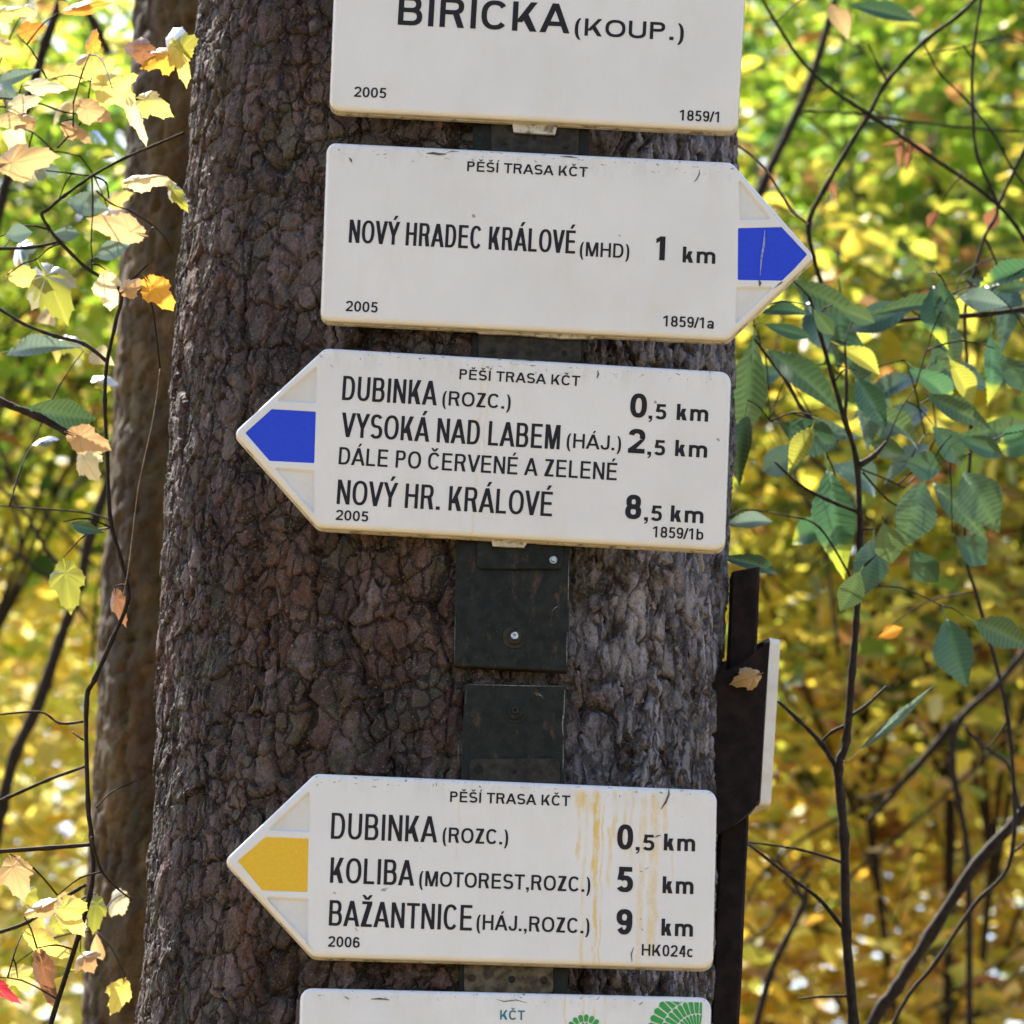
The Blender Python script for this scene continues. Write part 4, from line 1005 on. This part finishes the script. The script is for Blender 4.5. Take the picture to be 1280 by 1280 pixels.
plo = P(907, 1240, -.03)
tl_ = math.atan2((pl.x + pr.x) / 2 - plo.x, zt - plo.z)
post.location = ((pl.x + pr.x) / 2 - math.tan(tl_) * zt, -.03, 0); post.rotation_euler = (0, tl_, 0)

e_t, e_b = P(968, 797, .01), P(957, 1007, .01)
h2 = (e_t.z - e_b.z) / 2
side = empty('side_sign', tuple((e_t + e_b) / 2), label='white-rimmed sign seen edge-on at the right of the pine, its dark back towards us', cat='sign')
dirv = Vector((-.30, .954, 0)).normalized(); nrm = Vector((dirv.y, -dirv.x, 0))
def box_dir(name, a0, a1, n0, n1, z0, z1, mat, parent, rr=.006):
    """panel along dirv with rounded near corners"""
    pts = round_poly(ccw([(a0, z0), (a1, z0), (a1, z1), (a0, z1)]), [rr] * 4, 4); N = len(pts)
    V = [tuple(dirv * a + nrm * n0 + Vector((0, 0, z))) for a, z in pts] + [tuple(dirv * a + nrm * n1 + Vector((0, 0, z))) for a, z in pts]
    F = [list(range(N)), [i + N for i in range(N)][::-1]] + [[i, i + N, (i + 1) % N + N, (i + 1) % N] for i in range(N)]
    return mesh(name, V, F, mat, parent)
box_dir('panel', 0, .34, -.0055, .0065, -h2, h2, mat_simple('white_side_rim', (.80, .78, .75), .45, .3, 40, 0, (.62, .58, .52), .1), side)
bpy.context.view_layer.update()
q = [P(x, y, -.075) - side.location for x, y in [(890, 846), (921, 834), (946, 812), (960, 802), (950, 1006), (944, 1014), (924, 1031), (886, 1052)]][::-1]
N = len(q)
V = [tuple(v) for v in q] + [(v.x, v.y + .018, v.z) for v in q]
mesh('mounting_bracket', V, [list(range(N))[::-1], [i + N for i in range(N)]] + [[i, (i + 1) % N, (i + 1) % N + N, i + N] for i in range(N)], M['wood'], side)
side.rotation_euler = (0, R(1.9), 0)
box_dir('back_board', .004, .335, -.0105, -.0057, -h2 + .004, h2 - .004, M['signback'], side)

# ------------------------------------------------------------------ forest: leaf clouds with stems
PAL = {
 'lime':   [((.28, .45, .035), 4), ((.42, .54, .045), 3), ((.17, .32, .035), 3), ((.66, .60, .07), 1.3), ((.06, .13, .03), 1.6), ((.36, .20, .06), .5)],
 'yellow': [((.72, .58, .06), 4), ((.78, .68, .14), 3), ((.54, .56, .06), 2.5), ((.66, .44, .05), 1.0), ((.34, .38, .05), 1)],
 'pale':   [((.80, .70, .12), 3), ((.82, .76, .32), 2.5), ((.60, .64, .10), 2.5), ((.74, .56, .07), 2), ((.40, .48, .08), 1), ((.75, .55, .35), .6)],
 'amber':  [((.74, .54, .06), 4), ((.66, .40, .05), 1.4), ((.72, .64, .10), 3), ((.44, .48, .05), 2.2), ((.30, .15, .06), 1.3), ((.80, .62, .38), 1.0), ((.10, .11, .03), .9)],
 'olive':  [((.38, .42, .05), 3), ((.54, .52, .06), 3), ((.20, .32, .05), 1.8), ((.68, .56, .07), 2.4), ((.30, .16, .05), 1.2), ((.08, .13, .03), 1.2)],
}
def leaf_cloud(name, centers, sizes, n, pal, Lf, parent, seed, flat=.16, per=16, spread=.24, stuff=False, palfn=None):
    """folded six-point leaves on flat sprays inside ellipsoids"""
    g = np.random.default_rng(seed)
    nc = max(1, n // per)
    ci = g.integers(0, len(centers), nc); sizes = list(sizes) * (len(centers) if len(sizes) == 1 else 1)
    d = g.normal(size=(nc, 3)); d /= np.linalg.norm(d, axis=1)[:, None]; d *= g.random((nc, 1)) ** .4
    cc = np.array(centers)[ci] + d * np.array(sizes)[ci]
    sa = g.random(nc) * 6.283
    k = np.repeat(np.arange(nc), per)[:n]; n = len(k)
    r = np.sqrt(g.random(n)) * spread; a = g.random(n) * 6.283
    lp = np.stack([r * np.cos(a) * 1.4, r * np.sin(a) * .8, g.normal(size=n) * spread * flat], 1)
    ca, sa_ = np.cos(sa[k]), np.sin(sa[k])
    pos = cc[k] + np.stack([lp[:, 0] * ca - lp[:, 1] * sa_, lp[:, 0] * sa_ + lp[:, 1] * ca, lp[:, 2] - lp[:, 0] * .15], 1)
    L_ = Lf * g.uniform(.6, 1.25, n); W_ = L_ * g.uniform(.42, .66, n)
    az = g.random(n) * 6.283; dr_ = g.normal(size=n) * .35 - .15
    ey = np.stack([np.cos(az) * np.cos(dr_), np.sin(az) * np.cos(dr_), np.sin(dr_)], 1)
    up = np.stack([g.normal(size=n) * .62, g.normal(size=n) * .62, np.ones(n)], 1)
    ex = np.cross(ey, up); ex /= np.linalg.norm(ex, axis=1)[:, None]; ez = np.cross(ex, ey)
    shape = [(0, 0, 0), (.5, .28, .10), (.40, .70, .07), (0, 1, -.06), (-.40, .70, .07), (-.5, .28, .10)]
    V = np.zeros((n, 6, 3))
    for i, (sx, sy, sz) in enumerate(shape):
        V[:, i] = pos + ex * (sx * W_)[:, None] + ey * (sy * L_)[:, None] + ez * (sz * L_)[:, None]
    base = (np.arange(n) * 6)[:, None]
    F = np.concatenate([base + np.array([[0, 1, 2, 3]]), base + np.array([[0, 3, 4, 5]])], 1).reshape(-1, 4)
    org = np.array(parent.location) if parent is not None else np.zeros(3)
    me = np_mesh(name, (V - org).reshape(-1, 3), F)
    cols = np.zeros((n, 3))
    names = palfn(pos, g) if palfn else np.array([pal] * n)
    for pn in set(names.tolist()):
        mk = names == pn; cnt = int(mk.sum())
        ws = np.array([q[1] for q in PAL[pn]]); cs = np.array([q[0] for q in PAL[pn]])
        ii = g.choice(len(ws), cnt, p=ws / ws.sum()); cols[mk] = cs[ii]
    cols *= g.uniform(.6, 1.2, (n, 1))
    at = me.attributes.new('tint', 'FLOAT_COLOR', 'FACE')
    at.data.foreach_set('color', np.repeat(np.concatenate([np.clip(cols * np.array([1.16, 1.10, 1.05]), 0, .88), np.ones((n, 1))], 1), 2, axis=0).astype(np.float32).ravel())
    o = link(name, me, LEAFM, parent)
    if stuff: o['kind'] = 'stuff'
    return o
LEAFM = mat_leaf('autumn_foliage', None, trans=.64, rough=.55, spec=.22, attr=True)

def at(px, py, Y): return P(px, py, Y)
# (Y, [(px, py, rx, rz) in photograph positions], palette, count, label)
trees = [
 (3.4, [(60, 60, .9), (0, 330, .9), (120, 420, .5)], 'lime', 3600, 'yellow-green beech thicket in the upper left, nearest behind the brown trunk'),
 (4.4, [(40, 760, .8), (90, 1000, .8), (-60, 560, .8)], 'pale', 4200, 'bright yellow bush glowing at the left edge, middle height'),
 (3.8, [(30, 1230, .7), (-80, 1100, .7), (60, 1400, .7)], 'pale', 2600, 'amber bush filling the lower left corner'),
 (4.2, [(1080, 110, .9), (1230, 40, .7), (1150, 280, .8)], 'lime', 5200, 'lime green beech thicket filling the upper right corner'),
 (3.4, [(1010, 600, .5), (1200, 480, .7), (1290, 700, .7)], 'olive', 3400, 'olive and gold bush right of the VYSOKÁ arrow, middle height'),
 (4.8, [(1080, 860, .8), (1260, 900, .8), (980, 700, .6)], 'olive', 4200, 'green-gold bush behind the side sign'),
 (4.0, [(1000, 1180, .6), (1200, 1200, .8), (1100, 1340, .9)], 'amber', 4600, 'golden bush filling the lower right corner'),
 (7.4, [(1120, 250, 1.1), (1000, -60, 1.0), (1300, 400, 1.0)], 'lime', 4600, 'pale green tree crown further back at the upper right'),
 (7.2, [(50, 250, 1.1), (60, 600, 1.0), (-100, 50, 1.1)], 'pale', 4600, 'yellow tree crown further back at the upper left'),
]
for i, (Y, cl, pal, n, lab) in enumerate(trees):
    cs = [at(px, py, Y + random.uniform(-.4, .4)) for px, py, r_ in cl]
    base = Vector((cs[0].x + (-.7 - .1 * i if cl[0][0] < 600 else (1.1 if i % 2 else .25)), Y, 0))
    root = empty('beech_tree', tuple(base), label=lab, cat='tree')
    bpy.context.view_layer.update()
    top = max(cs, key=lambda c: c.z)
    tube('trunk', [base + Vector((0, 0, -.05)), base.lerp(top, .35) + Vector((.12, 0, 0)), base.lerp(top, .7), top + Vector((0, 0, .4))], .009, .004, M['twig'], root)
    for c in cs:
        s = base.lerp(top, random.uniform(.35, .6))
        tube('branch', [s, s.lerp(c, .5) + Vector((0, 0, .1)), c + Vector((0, 0, .2))], .009, .003, M['twig'], root, 6)
        for q in range(3):
            e = c + Vector((random.uniform(-.8, .8), random.uniform(-.4, .4), random.uniform(-.3, .6)))
            tube('branch', [s.lerp(c, .6), c.lerp(e, .5) + Vector((0, 0, .05)), e], .006, .002, M['twig'], root, 5)
    for q in range(9):
        a_ = P(random.uniform(915, 1290) if cl[0][0] > 600 else random.uniform(-10, 150), random.uniform(-10, 1290), Y - .9)
        b_ = a_ + Vector((random.uniform(-.5, .5), random.uniform(-.2, .2), random.uniform(-.35, .5)))
        m_ = a_.lerp(b_, .5) + Vector((random.uniform(-.06, .06), 0, random.uniform(-.06, .06)))
        tube('branch', [a_, m_, b_], .0035, .0015, M['twig'], root, 5, .15, 5)
        tube('branch', [m_, m_ + Vector((random.uniform(-.2, .2), 0, random.uniform(-.05, .25)))], .002, .001, M['twig'], root, 5, .15, 4)
    leaf_cloud('crown', [tuple(c) for c in cs], [(r_, .7, r_ * .85) for _, _, r_ in cl], int(n * 1.35), pal, .062, root, 100 + i, per=12)

def palfar(pos, g):
    v = (pos[:, 2] - CAM.z) / (pos[:, 1] - CAM.y)           # how high the place stands above the viewer
    f = v + g.normal(size=len(v)) * .05 + np.where(pos[:, 0] < 0, -.05, 0)
    r_ = np.where(f > .28, 'lime', np.where(f > .23, 'olive', np.where(f > .16, 'yellow', 'amber')))
    return np.where((pos[:, 0] < -.5) & (r_ != 'lime'), 'pale', r_)
cs = []; ss = []
for Y in (8.0, 11.5, 16.0, 22.0, 30.0, 31.5):
    for x in np.arange(-1.2, 1.21, .3):
        for z in np.arange(.07, .39, .05):
            D = Y + 5.0
            cs.append((x * D * .28 + random.uniform(-.3, .3), Y + random.uniform(-.3, .3), CAM.z + z * D)); ss.append((D * .06 + .2, .45, D * .035 + .1))
fol = leaf_cloud('forest_foliage', cs, ss, 74000, 'yellow', .115, None, 7, per=14, spread=.34, palfn=palfar)
prop(fol, label='far mass of yellow and green autumn foliage behind everything', cat='foliage', kind='stuff')

cs = [(x + random.uniform(-.5, .5), 40 + random.uniform(-.5, .5), z) for x in np.arange(-16, 16.1, 1.0) for z in np.arange(.5, 17, 1.0)]
fw = leaf_cloud('distant_foliage', cs, [(1.0, .6, .9)], 15000, 'pale', .34, None, 21, per=8, spread=.6, palfn=lambda pos, g: np.where(g.random(len(pos)) > .5, 'pale', 'olive'))
prop(fw, label='pale haze of the farthest leaves closing the view', cat='foliage', kind='stuff')
# the same wood goes on behind the viewer
cs = []; ss = []
for a in np.arange(0, 360, 12):
    x, y = 11 * math.cos(R(a)), -3 + 11 * math.sin(R(a))
    if y > 1.5 and abs(x) < 9: continue
    for z in (1.0, 3.0, 5.0, 7.0, 9.0):
        cs.append((x + random.uniform(-1, 1), y + random.uniform(-1, 1), z)); ss.append((1.6, 1.6, 1.3))
fol2 = leaf_cloud('thicket_foliage', cs, ss, 24000, 'yellow', .20, None, 9, per=14, spread=.7, palfn=lambda pos, g: np.where(g.random(len(pos)) > .5, 'yellow', 'olive'))
prop(fol2, label='autumn thicket closing the clearing round the viewer', cat='foliage', kind='stuff')

# far trunks
for x, Y, r_, lb in [(-2.9, 9, .04, 'thin dark trunk far back in the thicket at the left edge'), (1.75, 11, .035, 'thin dark trunk far back, behind the leaning stem at the lower right'), (3.2, 17, .07, 'thin dark trunk far back near the right edge')]:
    o = empty('forest_tree', (x, Y, 0), label=lb, cat='tree', group='far thin trunks in the thicket')
    bpy.context.view_layer.update()
    tube('trunk', [Vector((x, Y, -.1)), Vector((x + random.uniform(-.15, .15), Y, 3)), Vector((x + random.uniform(-.4, .4), Y, 7)), Vector((x + random.uniform(-.6, .6), Y, 11))], r_, r_ * .5, M['twig'], o, 10)

# ------------------------------------------------------------------ ground
gm = NT('leaf_litter'); o_ = gm.obj()
c = gm.mix(gm.ramp(gm.noise(o_, 26, 5, .7), .35, .65), (.10, .062, .03), (.36, .24, .08))
c = gm.mix(gm.ramp(gm.noise(o_, 3, 3), .5, .7), c, (.16, .16, .05))
gm.col(c); gm.rough(.9); gm.bump(gm.noise(o_, 30, 5, .7), .8, .03)
gx = np.concatenate([np.linspace(-300, -20, 15), np.linspace(-18, 18, 61), np.linspace(20, 300, 15)])
GX, GY = np.meshgrid(gx, gx)
GZ = (fbm(GX / 2.5 + 50, GY / 2.5 + 50, 90, 3) - .5) * .16 - .03
na = len(gx); r_, c_ = np.meshgrid(np.arange(na - 1), np.arange(na - 1), indexing='ij')
F = np.stack([r_ * na + c_, r_ * na + c_ + 1, (r_ + 1) * na + c_ + 1, (r_ + 1) * na + c_], -1).reshape(-1, 4)
g_ = link('ground', np_mesh('ground', np.stack([GX.ravel(), GY.ravel(), GZ.ravel()], 1), F), gm.m)
g_['kind'] = 'structure'
